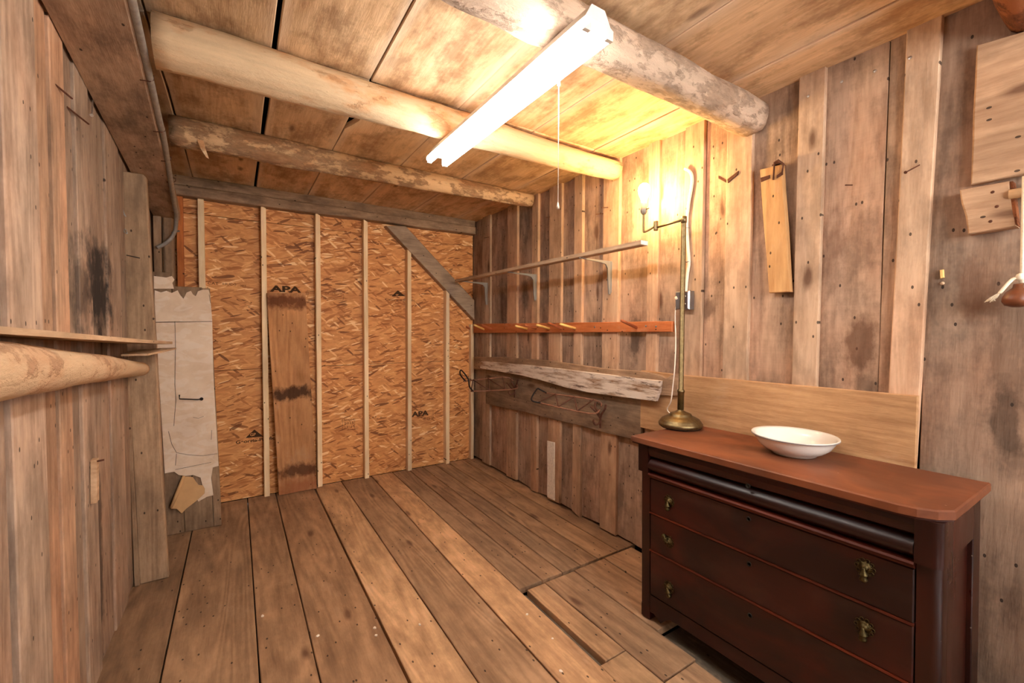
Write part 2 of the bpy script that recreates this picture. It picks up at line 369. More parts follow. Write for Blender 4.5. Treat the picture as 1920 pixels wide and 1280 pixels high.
def tube_geo(pts, r, seg=8, closed=False, cap=True):
    pts = [Vector(p) for p in pts]; n = len(pts); rr = r if isinstance(r, (list, tuple)) else [r]*n
    vs = []; fs = []; up = None
    for i in range(n):
        if closed: d = pts[(i+1) % n]-pts[i-1]
        else: d = pts[min(i+1, n-1)]-pts[max(i-1, 0)]
        d.normalize()
        if up is None:
            up = d.orthogonal().normalized()
        up = (up-d*up.dot(d)); up = up.normalized() if up.length > 1e-6 else d.orthogonal().normalized()
        s = d.cross(up)
        for k in range(seg):
            a = 2*math.pi*k/seg; vs.append(pts[i]+(up*math.cos(a)+s*math.sin(a))*rr[i])
    m = n if closed else n-1
    for i in range(m):
        j = (i+1) % n
        for k in range(seg):
            l = (k+1) % seg; fs.append((i*seg+k, i*seg+l, j*seg+l, j*seg+k))
    if cap and not closed:
        fs.append([k for k in range(seg)][::-1]); fs.append([(n-1)*seg+k for k in range(seg)])
    return vs, fs
def tube(name, pts, r, mat, parent=None, seg=8, closed=False, color=None):
    vs, fs = tube_geo(pts, r, seg, closed); return mesh(name, vs, fs, mat, parent, color, True)
def smooth_path(pts, n=6):
    P = [Vector(p) for p in pts]; out = []
    for i in range(len(P)-1):
        p0 = P[max(i-1, 0)]; p1 = P[i]; p2 = P[i+1]; p3 = P[min(i+2, len(P)-1)]
        for k in range(n):
            t = k/n; out.append(.5*((2*p1)+(-p0+p2)*t+(2*p0-5*p1+4*p2-p3)*t*t+(-p0+3*p1-3*p2+p3)*t**3))
    out.append(P[-1]); return out
def lathe_geo(prof, seg=24, Mx=None):
    vs = []; fs = []; n = len(prof)
    for (r, z) in prof:
        for k in range(seg):
            a = 2*math.pi*k/seg; vs.append(Vector((r*math.cos(a), r*math.sin(a), z)))
    for i in range(n-1):
        for k in range(seg):
            l = (k+1) % seg; fs.append((i*seg+k, i*seg+l, (i+1)*seg+l, (i+1)*seg+k))
    fs.append([k for k in range(seg)]); fs.append([(n-1)*seg+k for k in range(seg)])
    if Mx: vs = [Mx @ v for v in vs]
    return vs, fs
def lathe(name, prof, loc, mat, parent=None, seg=24, Mx=None, color=None):
    vs, fs = lathe_geo(prof, seg, Mx); L = Vector(loc)
    return mesh(name, [v+L for v in vs], fs, mat, parent, color, True, loc=L)
def join(*gs):
    vs = []; fs = []
    for g in gs:
        o = len(vs); vs += list(g[0]); fs += [tuple(i+o for i in f) for f in g[1]]
    return vs, fs
def auto_smooth(o, ang=40):
    me = o.data; me.polygons.foreach_set('use_smooth', [True]*len(me.polygons))
    bm = bmesh.new(); bm.from_mesh(me)
    for e in bm.edges:
        if len(e.link_faces) == 2 and e.calc_face_angle(0) > math.radians(ang): e.smooth = False
    bm.to_mesh(me); bm.free(); return o
def log(name, p0, p1, r0, r1, mat, seed, seg=22, n=46, amp=.12, parent=None, flat=None, color=None, bow=(0, 0, 0)):
    p0 = Vector(p0); p1 = Vector(p1); d = (p1-p0); L = d.length; d.normalize()
    up = Vector((0, 0, 1)); s = d.cross(up).normalized(); up = s.cross(d)
    vs = []; fs = []
    for i in range(n+1):
        t = i/n; c = p0+(p1-p0)*t+Vector(bow)*math.sin(math.pi*t)
        r = r0+(r1-r0)*t
        for k in range(seg):
            a = 2*math.pi*k/seg; dv = up*math.cos(a)+s*math.sin(a)
            q = Vector((t*L*2.2+seed*13.1, math.cos(a)*1.1, math.sin(a)*1.1)); q2 = Vector((t*L*9+seed*7.7, math.cos(a)*2.6, math.sin(a)*2.6))
            rr = r*(1+amp*noise.noise(q)+amp*.45*noise.noise(q2))
            v = c+dv*rr
            if flat is not None and v.z > flat: v.z = flat
            vs.append(v)
    for i in range(n):
        for k in range(seg):
            l = (k+1) % seg; fs.append((i*seg+k, i*seg+l, (i+1)*seg+l, (i+1)*seg+k))
    fs.append(list(range(seg))); fs.append([n*seg+k for k in range(seg)])
    return mesh(name, vs, fs, mat, parent, color, True)
def tint(base=1.0, warm=0.0, grey=0.0):
    """per-board wood colour around white: warm > 0 is redder, grey > 0 is more weathered"""
    r, g, b = base*(1+.10*warm), base*(1-.04*warm), base*(1-.16*warm)
    l = (r+g+b)/3*.97
    return (r+(l*.97-r)*grey*.5, g+(l*1.0-g)*grey*.5, b+(l*1.0-b)*grey*.5)
def rtint(v=.10): return tint(1+random.uniform(-v, v), random.uniform(-.7, .8), random.uniform(0, .6))
def copy_tree(o, parent, loc):
    c = o.copy(); place(c, loc, parent)
    for ch in list(o.children):
        copy_tree(ch, c, Vector(loc)+(WL[ch]-WL[o]))
    return c

# ================================================================== STRUCTURE
# ---- floor
floor = mesh('floor', [(XL-.1, YF-.1, -.06), (XR+.1, YF-.1, -.06), (XR+.1, YB+.1, -.06), (XL-.1, YB+.1, -.06)], [(0, 1, 2, 3)], M['dark'])
tag(floor, 'worn bare plank floor with open joints', 'floor', kind='structure')
SE = [-.62, -.275, .063, .268, .570, .800, 1.071, 1.275, 1.437, 1.583, 1.722, 1.862, 2.04, 2.24]
FC = {0: .72, 1: .92, 2: 1.0, 3: .95, 4: 1.18, 5: .95, 6: 1.35, 7: .86, 8: .95, 9: .93, 10: .93, 11: .97, 12: .92}
G = .0035
def fplank(x0, x1, y0, y1, k, dz=0.0, mat=None, c=None, name='plank', g0=G, g1=G):
    b = FC.get(k, 1.0)
    return slab(name, [(x0+g0, y0), (x1-g1, y0), (x1-g1, y1), (x0+g0, y1)], 'F', -.035+dz, 0.0+dz+random.uniform(-.002, .001), mat or M['floor_y'], floor,
                c or tint(b, random.uniform(.0, .5), .15), amp=.0016, ch=.0025, seg=5)
for i in range(7):
    fplank(SE[i], SE[i+1], YF+.02 if i < 5 else (YF+.02 if i == 5 else YF+.02), YB-.01, i, mat=M['floor_pale'] if i in (4, 6) else M['floor_y'], g1=.009 if i == 3 else G)
for i in range(7, 13):
    fplank(SE[i], SE[i+1], 1.912, YB-.01, i)
# cut patch of shorter planks in front of the chest, with a wide open joint on its left
fplank(1.312, 1.437, 1.296, 1.885, 20, -.004, M['floor_pale'], tint(.98, .4))
fplank(1.437, 1.656, 1.096, 1.890, 21, -.004, M['floor_y'], tint(1.0, .3))
fplank(1.656, 1.90, 1.30, 1.895, 22, -.002, M['floor_y'], tint(1.05, .3))
fplank(1.90, 2.15, 1.30, 1.895, 23, -.002, M['floor_y'], tint(1.0, .3))
fplank(1.275, 1.437, .55, 1.290, 24, -.003, M['floor_pale'], tint(.92, .3))
fplank(1.437, 1.640, .45, 1.088, 25, -.004, M['floor_y'], tint(1.02, .3))
fplank(1.275, 1.437, YF+.02, .545, 26, -.003)
fplank(1.437, 1.640, YF+.02, .445, 27, -.003)
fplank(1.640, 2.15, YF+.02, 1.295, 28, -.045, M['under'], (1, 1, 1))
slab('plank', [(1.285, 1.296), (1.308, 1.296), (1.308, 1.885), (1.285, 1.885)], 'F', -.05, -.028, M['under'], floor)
# small debris left lying on the boards
for (u, v, lb_) in [(596, 1192, 'white plaster crumb close to the third floor joint from the left'), (703, 1177, 'upper of two white crumbs side by side on a dark floor plank'), (705, 1191, 'lower of two white crumbs side by side on a dark floor plank'),
        (787, 1171, 'white crumb on the pale middle floor plank'), (492, 1155, 'leftmost white crumb on the plank floor'), (988, 1152, 'white crumb beside the wide open floor joint'), (1052, 1258, 'white crumb lowest in view, near the short cut planks'), (1036, 1197, 'white crumb just left of the wide open floor joint, halfway along')]:
    x, y = FL(u, v); r = random.uniform(.004, .008)
    pl = [(x+r*math.cos(a)*random.uniform(.6, 1.3), y+r*1.2*math.sin(a)*random.uniform(.6, 1.3)) for a in [k*math.pi/3 for k in range(6)]]
    tag(slab('plaster_crumb', pl, 'F', .0, .004, M['whitewash'], ch=.001), lb_, 'crumb', 'white crumbs scattered on the floor')

# ---- ceiling
ceil = mesh('ceiling', [(XL-.1, YF-.1, 2.62), (XR+.1, YF-.1, 2.62), (XR+.1, YB+.1, 2.62), (XL-.1, YB+.1, 2.62)], [(0, 1, 2, 3)], M['dark'])
tag(ceil, 'low ceiling of wide old boards laid over log rafters', 'ceiling', kind='structure')
CX = [-.56, -.26, .148, .535, .985, 1.462, 1.935, 2.24]
CT = [tint(.8, .2, .3), tint(.95, .1, .1), tint(1.0, .2, 0), tint(1.05, .2, 0), tint(1.0, .3, 0), tint(1.0, .5, 0), tint(1.0, .7, 0)]
for i in range(7):
    x0, x1 = CX[i], CX[i+1]
    for (y0, y1) in ((YF+.01, 2.048), (2.052, YB)):
        g0 = .010 if i == 2 else .003; g1 = .010 if i == 1 else .003
        pl = [(x0+g0, y0), (x1-g1, y0), (x1-g1, y1), (x0+g0, y1)]
        if i == 3 and y0 > 2:      # broken corner leaves a dark hole behind the peeled rafter
            pl = [(x0+.045, y0), (x1-g1, y0), (x1-g1, y1), (x0+g0, y1), (x0+g0, 2.62), (x0+.028, 2.55), (x0+.05, 2.47), (x0+.04, 2.2)]
            vs, fs = slab_geo(ccw(pl), 'F', 2.58, ZC, .001); mesh('plank', vs, fs, M['ceil_y'], ceil, CT[i]); continue
        slab('plank', pl, 'F', 2.58, ZC+random.uniform(-.003, .003), M['ceil_y'], ceil, CT[i], amp=.003, seg=6)

# ---- back wall: strand board sheets, pine studs, old timbers
wb = mesh('wall_back', [(XL-.1, YB+.02, -.05), (XR+.1, YB+.02, -.05), (XR+.1, YB+.02, 2.62), (XL-.1, YB+.02, 2.62)], [(0, 1, 2, 3)], M['dark'])
tag(wb, 'far wall of strand board sheets on pale pine studs', 'wall', kind='structure')
sheets = []
for (x0, x1, z0, z1) in [(XL+.02, .60, .0, 1.066), (.603, 1.03, 0, 1.067), (1.032, 2.16, 0, 1.068), (XL+.02, .60, 1.07, 2.287), (.603, 1.03, 1.071, 2.288), (1.032, 2.16, 1.072, 2.288), (XL+.02, 1.03, 2.291, 2.55), (1.033, 2.16, 2.291, 2.55)]:
    sheets.append(slab('strand_board_sheet', [(x0, z0), (x1, z0), (x1, z1), (x0, z1)], 'B', YB+.012, YB, M['osb'], wb, tint(1.0, random.uniform(-.1, .1)), ch=.001))
STUDS = [(.202, 2.41, 'n'), (.612, 2.41, 'n'), (1.018, 2.41, 'n'), (1.432, 2.18, 'n'), (1.838, 1.86, 'n')]
for (x, zt, k) in STUDS:
    slab('stud', [(x-.02, 0.002), (x+.02, 0.002), (x+.02, zt-.02), (x-.018, zt)], 'B', YB, YB-.065, M['stud_z'], wb, tint(random.uniform(.95, 1.05)), amp=.0015)
slab('stud', [(-.235, .002), (-.195, .002), (-.195, 2.4), (-.235, 2.4)], 'B', YB, YB-.05, M['stud_z'], wb, tint(1.0), amp=.001)
slab('lath', [(-.365, .002), (-.325, .002), (-.325, 2.4), (-.365, 2.4)], 'B', YB, YB-.05, M['red_z'], wb, None, amp=.002)
slab('stud', [(2.115, .002), (2.15, .002), (2.15, 1.455), (2.115, 1.455)], 'B', YB, YB-.05, M['stud_z'], wb, tint(.95), amp=.001)
slab('top_beam', [(XL+.02, 2.40), (2.15, 2.405), (2.15, 2.48), (XL+.02, 2.475)], 'B', YB, YB-.09, M['beam_x'], wb, tint(1.0, .2, .4), amp=.004, ch=.006, seg=9)
slab('top_beam', [(XL+.02, 2.478), (2.15, 2.483), (2.15, 2.565), (XL+.02, 2.55)], 'B', YB, YB-.075, M['beam_x'], wb, tint(.95, 0, .5), amp=.004, ch=.006, seg=9)
slab('brace', [BW(723, 423, 4.09), BW(760, 424, 4.09), BW(889, 563, 4.09), BW(889, 600, 4.09)], 'B', YB-.001, YB-.075, M['brace'], wb, tint(1.0), amp=.003, ch=.005)
# corner posts at the left end of the back wall
slab('corner_post', [(-.48, .0), (-.437, .0), (-.437, 2.36), (-.48, 2.36)], 'B', 4.02, 3.94, M['grey_z'], wb, tint(.85, .3), amp=.002)
slab('corner_post', [(-.434, .0), (-.372, .0), (-.372, 2.35), (-.434, 2.35)], 'B', 4.06, 3.96, M['grey_z'], wb, tint(.75, .2), amp=.003, ch=.01)

# stamped printing on the sheets
def stamp(text, u, v, h, parent, y=YB-.0008, width=None, bold=0.0):
    cu = bpy.data.curves.new('stamp', 'FONT'); cu.body = text; cu.size = h*1.35; cu.offset = bold
    tmp = bpy.data.objects.new('stamp_tmp', cu); C.objects.link(tmp); bpy.context.view_layer.update()
    me = bpy.data.meshes.new_from_object(tmp.evaluated_get(bpy.context.evaluated_depsgraph_get())); bpy.data.objects.remove(tmp)
    xs = [w.co.x for w in me.vertices]; k = width/(max(xs)-min(xs)) if width and xs else 1.0
    x, z = BW(u, v, y)
    for w in me.vertices: w.co = Vector((w.co.x*k, 0.0, w.co.y))
    me.materials.clear(); me.materials.append(M['ink']); o = bpy.data.objects.new('stamp', me); return place(o, (x, y, z), parent)
def logo(pts, u, v, h, parent, y=YB-.0008):
    mesh('logo_mark', [(BW(*p, y)[0], y, BW(*p, y)[1]) for p in pts], [(0, 1, 2)], M['ink'], parent)
    o = stamp('GP', u, v, h, parent, y-.0006, bold=.0006); o.name = 'logo_letters'; o.data.materials.clear(); o.data.materials.append(M['letter'])
def inkline(pts, parent, r=.0012, y=YB-.0008):
    vs = []; fs = []
    for a, b in zip(pts[:-1], pts[1:]):
        (x0, z0), (x1, z1) = BW(*a, y), BW(*b, y); d = Vector((x1-x0, z1-z0)); nn = Vector((-d.y, d.x)).normalized()*r; i = len(vs)
        vs += [(x0+nn.x, y, z0+nn.y), (x0-nn.x, y, z0-nn.y), (x1-nn.x, y, z1-nn.y), (x1+nn.x, y, z1+nn.y)]; fs.append((i, i+1, i+2, i+3))
    return mesh('stamp', vs, fs, M['ink'], parent)
SH = sheets
stamp('APA', 508, 546, .052, SH[3], width=.24, bold=.003)
stamp('CAT', 389, 533, .022, SH[3], width=.07)
stamp('6', 388, 541, .016, SH[3]); stamp('HUD5', 417, 534, .02, SH[3], width=.09); stamp('2015', 450, 537, .016, SH[3])
stamp('@', 572, 551, .024, SH[3], width=.03); stamp('Cat ed Board', 609, 551, .014, SH[4], width=.14)
inkline([(576, 545), (640, 549), (645, 553), (643, 563), (606, 559)], SH[4]); inkline([(608, 552), (640, 556)], SH[4]); inkline([(608, 556), (640, 560)], SH[4])
stamp('Georgia-Pacific', 722, 563, .024, SH[5], width=.30)
logo([(734, 555), (746, 544), (760, 555)], 742, 554, .016, SH[5])
stamp('Georgia-Pacific', 442, 832, .026, SH[0], width=.28, bold=.001)
logo([(460, 821), (477, 805), (494, 818)], 469, 817.5, .024, SH[0])
stamp('APA', 773, 781, .05, SH[2], width=.18, bold=.003); stamp('R', 804, 787, .018, SH[2])
inkline([(802, 782), (808, 780), (811, 784), (808, 788), (802, 788), (801, 784), (802, 782)], SH[2]); inkline([(812, 768), (812, 787)], SH[2]); stamp('EXPO', 816, 777, .016, SH[2], width=.06); inkline([(842, 771), (865, 768), (868, 775), (864, 780)], SH[2])
stamp('CAT', 692, 785, .022, SH[2], width=.07); stamp('20', 712, 784, .016, SH[2])
for tx, vv in (('N1Q14', 790), ('2015', 796), ('13  15', 803)): stamp(tx, 645, vv, .022, SH[1], width=.085)
inkline([(642, 785), (642, 806)], SH[1]); inkline([(665, 784), (665, 805)], SH[1]); stamp('APA 20', 606, 796, .014, SH[1], width=.06)

# ---- right wall: board and batten
wr = mesh('wall_right', [(XR+.03, YF-.1, -.05), (XR+.03, YB+.1, -.05), (XR+.03, YB+.1, 2.62), (XR+.03, YF-.1, 2.62)], [(0, 1, 2, 3)], M['dark'])
tag(wr, 'side wall of weathered vertical boards and battens', 'wall', kind='structure')
def yv(u, v=560): return RW(u, v)[0]
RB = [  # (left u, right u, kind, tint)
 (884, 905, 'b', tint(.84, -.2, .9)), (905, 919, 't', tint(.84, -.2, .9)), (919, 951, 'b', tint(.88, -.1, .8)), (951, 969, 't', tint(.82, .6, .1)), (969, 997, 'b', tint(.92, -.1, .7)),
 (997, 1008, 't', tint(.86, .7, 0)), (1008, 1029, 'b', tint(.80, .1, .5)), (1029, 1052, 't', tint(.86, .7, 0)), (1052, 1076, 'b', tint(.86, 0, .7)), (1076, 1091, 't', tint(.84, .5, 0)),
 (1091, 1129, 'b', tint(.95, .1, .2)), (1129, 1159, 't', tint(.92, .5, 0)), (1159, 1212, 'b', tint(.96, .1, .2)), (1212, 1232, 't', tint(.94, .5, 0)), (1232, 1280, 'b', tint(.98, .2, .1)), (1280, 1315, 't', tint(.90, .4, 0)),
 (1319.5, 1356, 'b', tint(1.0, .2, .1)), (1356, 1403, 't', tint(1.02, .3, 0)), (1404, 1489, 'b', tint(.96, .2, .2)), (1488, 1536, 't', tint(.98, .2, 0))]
def rboard(poly, k, c):
    if k == 'b': return slab('plank', poly, 'R', XR+.025, XR+random.uniform(-.002, .002), M['wall_z'], wr, c, amp=.0022, ch=.002)
    return slab('batten', poly, 'R', XR+.002, XR-.022, M['batten_z'], wr, c, amp=.003, ch=.003)
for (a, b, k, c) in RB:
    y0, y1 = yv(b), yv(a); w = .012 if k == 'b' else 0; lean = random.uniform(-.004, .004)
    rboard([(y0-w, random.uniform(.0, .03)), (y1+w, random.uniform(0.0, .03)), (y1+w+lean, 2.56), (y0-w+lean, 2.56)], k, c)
def rq(ul, vl, ur, vr, bl, bvl, br, bvr):    # board given by its four measured corners, then run to floor and ceiling
    def ln(u0, v0, u1, v1):
        a = RW(u0, v0); b = RW(u1, v1); s = (b[0]-a[0])/(b[1]-a[1]); return lambda z: a[0]+s*(z-a[1])
    L = ln(ul, vl, bl, bvl); Rr = ln(ur, vr, br, bvr); return [(Rr(.01), .01), (L(.01), .01), (L(2.56), 2.56), (Rr(2.56), 2.56)]
yk = yv(1530)
rboard([(yv(1643), .01), (yk+.03, .01), (yk+.03, 2.56), (yv(1650), 2.56)], 'b', tint(.92, .25, .15))
rboard([(yv(1690), .01), (yv(1643)-.003, .01), (yv(1650)-.003, 2.56), (yv(1700), 2.56)], 'b', tint(.88, .25, .2))
rboard(rq(1699, 80, 1766, 55, 1665, 740, 1723, 743), 't', tint(1.0, .2, 0))
yq = yv(1745)
for (y0, y1, c) in [(.24, yq+.02, tint(.74, 0, .55)), (.20, .237, tint(.84, .6, 0)), (-.08, .197, tint(.8, .1, .4)), (-.4, -.083, tint(.9, .2, .2)), (-.72, -.403, tint(.85, .1, .4)), (YF, -.723, tint(.9, .1, .3))]:
    rboard([(y0, .01), (y1, .01), (y1, 2.56), (y0, 2.56)], 'b', c)
ws = slab('painted_strip', [RW(1027, 826), RW(1041, 829), RW(1041, 938), RW(1027, 931)], 'R', XR+.01, XR-.028, M['whitewash'], wr, (1, 1, 1), amp=.002)

# ---- left wall
wl = mesh('wall_left', [(XL-.03, YF-.1, -.05), (XL-.03, YB+.1, -.05), (XL-.03, YB+.1, 2.62), (XL-.03, YF-.1, 2.62)], [(0, 1, 2, 3)], M['dark'])
tag(wl, 'side wall of old vertical boards with dark smoke stains', 'wall', kind='structure')
LE = [0, 67, 97, 123, 141, 166, 197, 222, 240]
ly = [LW(u, 480)[0] for u in LE]
LCs = [tint(1.18, -.1, .5), tint(.92, 1.1, 0), tint(1.05, 1.0, 0), tint(.82, .1, .6), tint(1.0, 0, .3), tint(.80, .1, .5), tint(.95, .1, .3), tint(.72, .1, .4)]
for i in range(8):
    pr = {0: .012, 2: .008, 4: .010, 6: .008}.get(i, 0.0)
    slab('plank', [(ly[i]+.002, .01), (ly[i+1]-.002, .01), (ly[i+1]-.002, 2.56), (ly[i]+.002, 2.56)], 'R', XL-.025, XL+pr, M['left_z'], wl, LCs[i], amp=.0025)
yy = ly[0]; k = 0
while yy > YF+.05:
    w = random.uniform(.18, .28); slab('plank', [(max(yy-w, YF)+.002, .01), (yy-.002, .01), (yy-.002, 2.56), (max(yy-w, YF)+.002, 2.56)], 'R', XL-.025, XL, M['left_z'], wl, rtint(), amp=.0025); yy -= w
yy = ly[-1]
for w in (.2, .24, .22, .25, .2):
    if yy+w > YB: w = YB-yy
    if w > .02: slab('plank', [(yy+.002, .01), (yy+w-.002, .01), (yy+w-.002, 2.56), (yy+.002, 2.56)], 'R', XL-.025, XL-.005, M['left_z'], wl, tint(.7), amp=.002); yy += w

# ---- wall behind the camera, unseen; its open unglazed window is added so daylight reaches the far wall
wf = mesh('wall_front', [(XL-.1, YF-.03, 2.3), (XR+.1, YF-.03, 2.3), (XR+.1, YF-.03, 2.62), (XL-.1, YF-.03, 2.62)], [(0, 1, 2, 3)], M['dark'])
tag(wf, 'board wall with an added open daylight window behind the viewer', 'wall', kind='structure')
DX0, DX1, DZ0, DZ1 = .60, 2.02, 1.5, 2.3
xx = XL
while xx < XR-.02:
    w = min(.22, XR-xx)
    for (z0, z1) in (((.01, DZ0), (DZ1, 2.56)) if DX0 < xx+w/2 < DX1 else ((.01, 2.56),)):
        slab('plank', [(xx+.002, z0), (xx+w-.002, z0), (xx+w-.002, z1), (xx+.002, z1)], 'B', YF-.025, YF, M['wall_z'], wf, rtint(), amp=.002)
    xx += w

# ---- timbers overhead
bz = lambda y: 2.415-.097*(y-1.7)
bxr = lambda y: -.272-.03*(y-1.7)
vs = []
for y in (1.28, 1.9, 2.5, 3.2, 4.0):
    j = random.uniform(-.004, .004)
    vs += [(XL+.012, y, bz(y)), (bxr(y)+j, y, bz(y)+.004), (bxr(y)+.008+j, y, bz(y)+.012), (bxr(y)+.008+j, y, bz(y)+.085), (XL+.012, y, bz(y)+.085)]
fs = []
for i in range(4):
    for k in range(5): l = (k+1) % 5; fs.append((i*5+k, i*5+l, i*5+5+l, i*5+5+k))
fs += [(4, 3, 2, 1, 0), (20, 21, 22, 23, 24)]
tag(mesh('wall_beam', vs, fs, M['beam_y'], None, tint(1.1, -.2, .6)), 'broad hewn grey-brown beam along the top of the left wall', 'beam')
R_ = [('log_rafter', (-.235, 2.06, 2.468), (2.135, 2.06, 2.462), .096, .060, 'log1', 'pale peeled log rafter crossing above the tube light', 1.0),
      ('log_rafter', (-.285, 3.0, 2.486), (2.10, 3.0, 2.490), .082, .056, 'log2', 'bark-covered log rafter nearest the strand board wall', 2.0),
      ('log_rafter', (-.36, 1.17, 2.465), (2.15, 1.17, 2.452), .085, .078, 'log3', 'thick rough grey log rafter at the near end of the tube light', 3.0),
      ('log_rafter', (-.36, .27, 2.47), (2.16, .27, 2.455), .08, .08, 'log4', 'reddish barked log at the upper right corner above the latch boards', 4.0)]
for (nm, p0, p1, r0, r1, mt, lb, sd) in R_:
    tag(log(nm, p0, p1, r0, r1, M[mt], sd, flat=2.552, bow=(0, 0, -.008), amp=.2 if mt in ('log2', 'log3') else .12), lb, 'rafter', 'log rafters under the ceiling')
# a torn strip of bark hanging from the half-barked rafter
tag(slab('bark_strip', [(-.165, 2.44), (-.135, 2.44), (-.128, 2.40), (-.112, 2.345), (-.125, 2.352), (-.15, 2.395)], 'B', 2.94, 2.935, M['log1'], None, ch=.001), 'small torn strip of pale bark hanging from a rafter', 'bark')

# ================================================================== LEFT SIDE THINGS
# post
post = thing('plank_post', 'upright grey plank post standing in front of the left wall', 'post', (-.40, 3.07, 0))
slab('plank', [(-.465, 0.0), (-.338, 0.0), (-.398, 2.225), (-.41, 2.24), (-.515, 2.24)], 'B', 3.10, 3.055, M['grey_z'], post, tint(.95, .15, .2), amp=.003, ch=.006)
slab('edge_strip', [(-.484, 0.0), (-.462, 0.0), (-.498, 1.9), (-.51, 1.9)], 'B', 3.10, 3.045, M['grey_z'], post, tint(.8, .2, .2), amp=.002)
# wallpapered partition
pan = thing('wallpapered_partition', 'narrow board partition covered in torn cream wallpaper', 'partition', (-.28, 3.70, 0))
PY = 3.68
for (x0, x1, z0, z1, c, yo) in [(-.478, -.316, .0, 1.78, tint(.72, .3, .2), .0), (-.313, -.150, .0, 1.69, tint(.76, .2, .2), .0), (-.148, -.104, 0.0, 1.685, tint(.85, .2, .2), -.006)]:
    lean = -.045*z1/1.7
    slab('board', [(x0, z0), (x1, z0), (x1+lean, z1), (x0+lean*(x0 > -.4), z1)], 'B', PY+.035, PY+yo, M['grey_z'], pan, c, amp=.002)
def sheet(name, outline, y, mat, parent, th=.0022, n=1):
    vs, fs = slab_geo(ccw(outline), 'B', y+th, y, .0006); return mesh(name, vs, fs, mat, parent)
def PB(u, v): return BW(u, v, PY-.008)
top = [PB(*p) for p in [(290, 544), (302, 548), (312, 545), (322, 549), (333, 544), (338, 553), (344, 560), (350, 548), (358, 545), (362, 552), (367, 555), (371, 546), (379, 543), (391, 543), (394, 552)]]
mid = [PB(*p) for p in [(398, 602), (289, 604)]]
sheet('wallpaper', top+mid, PY-.010, M['paper'], pan)
bot = [PB(*p) for p in [(290, 605), (398, 603), (400, 700), (405, 790), (410, 873), (399, 876), (396, 896), (400, 928), (388, 931), (372, 940), (368, 932), (380, 912), (376, 895), (362, 890), (346, 892), (335, 890), (327, 884), (309, 887), (300, 740)]]
sheet('wallpaper', bot, PY-.010, M['paper'], pan)
cap_ = [PB(*p) for p in [(288, 517), (312, 520), (322, 517), (327, 524), (323, 530), (326, 541), (288, 541)]]
sheet('wallpaper', cap_, PY-.004, M['paper'], pan)
# the folded flap of torn paper: a curled strip that stands away from the boards
fp = [(343.4, 891.6), (338, 905), (324.6, 946), (319.3, 949.7), (321, 952), (332, 952), (341, 960.8), (350.4, 951.4), (365.6, 939.7), (373.9, 932.7), (383.8, 923.3), (384.4, 915), (381, 908.6), (372.7, 907.5), (367.4, 901), (362, 893)]
sheet('paper_flap', [PB(*p) for p in fp], PY-.024, M['paper_b'], pan, .0025)
cu0, cu1 = PB(345, 891), PB(322, 948)
tube('paper_curl', [(cu0[0], PY-.022, cu0[1]), ((cu0[0]+cu1[0])/2+.002, PY-.030, (cu0[1]+cu1[1])/2), (cu1[0], PY-.034, cu1[1])], [.008, .012, .008], M['paper_b'], pan, 10)
# creases in the paper: thin dark tears along the board joint
for pts in ([(328, 602), (329, 640), (328, 720), (330, 750), (326, 798)], [(316, 808), (322, 832), (331, 848), (352, 852), (380, 854), (408, 850)], [(331, 850), (329, 872)], [(392, 552), (395, 568)], [(397, 806), (396, 824)], [(362, 782), (372, 784), (382, 780)], [(329, 880), (396, 866)], [(290, 603.5), (398, 602.5)]):
    P3 = [(PB(u, v)[0], PY-.0115, PB(u, v)[1]) for u, v in pts]; tube('paper_tear', P3, .0011, M['iron'], pan, seg=5)
hk = [(BW(337, 740, PY-.02)[0], PY-.09, BW(337, 740, PY-.02)[1]+.005), (BW(337, 748, PY-.02)[0], PY-.09, BW(337, 748, PY-.02)[1]), (BW(374, 748, PY-.02)[0], PY-.06, BW(374, 748, PY-.02)[1]), (BW(377, 748, PY-.02)[0], PY-.01, BW(377, 748)[1])]
hx = BW(337, 747, PY-.02); hx2 = BW(377, 748, PY-.02)
hook = tube('iron_hook', [(hx[0], PY-.035, hx[1]+.028), (hx[0], PY-.035, hx[1]), (hx2[0]-.02, PY-.03, hx2[1]), (hx2[0], PY-.02, hx2[1]), (hx2[0]+.004, PY+.005, hx2[1])], .0042, M['iron'], pan)
lathe('hook_plate', [(.002, -.003), (.011, -.002), (.011, .002), (.004, .006)], (hx2[0]+.002, PY-.013, hx2[1]), M['iron'], pan, 12, Matrix.Rotation(math.pi/2, 3, 'X'))

# shelf pole and board along the left wall
tag(log('shelf_pole', (-.410, .55, 1.372), (-.425, 2.98, 1.192), .074, .034, M['pole'], 9.0, seg=24, n=50, amp=.09, bow=(0, 0, .012)), 'stout peeled pole fixed along the left wall like a shelf rail', 'pole')
sv = []; 
def shelf_board(name, pts, th, lb, mat, c):
    vs = [(x, y, z) for (x, y, z) in pts]+[(x, y, z-th) for (x, y, z) in pts]; n = len(pts)
    fs = [list(range(n)), [n+i for i in range(n)][::-1]]+[(i, (i+1) % n, n+(i+1) % n, n+i) for i in range(n)]
    return tag(mesh(name, vs, fs, mat, None, c), lb, 'board')
shelf_board('shelf_board', [(-.475, .95, 1.430), (-.375, .95, 1.430), (-.345, 1.6, 1.398), (-.320, 2.3, 1.365), (-.297, 3.03, 1.335), (-.33, 3.035, 1.335), (-.475, 3.0, 1.34)], .014, 'thin grey board lying on top of the wall pole', M['strip_y'], tint(.95, .2, .3))
shelf_board('short_board', [(-.44, 2.6, 1.292), (-.345, 2.6, 1.292), (-.282, 3.04, 1.300), (-.33, 3.04, 1.300), (-.44, 3.03, 1.296)], .009, 'short thin board under the shelf board beside the plank post', M['strip_y'], tint(1.0, .2, .1))

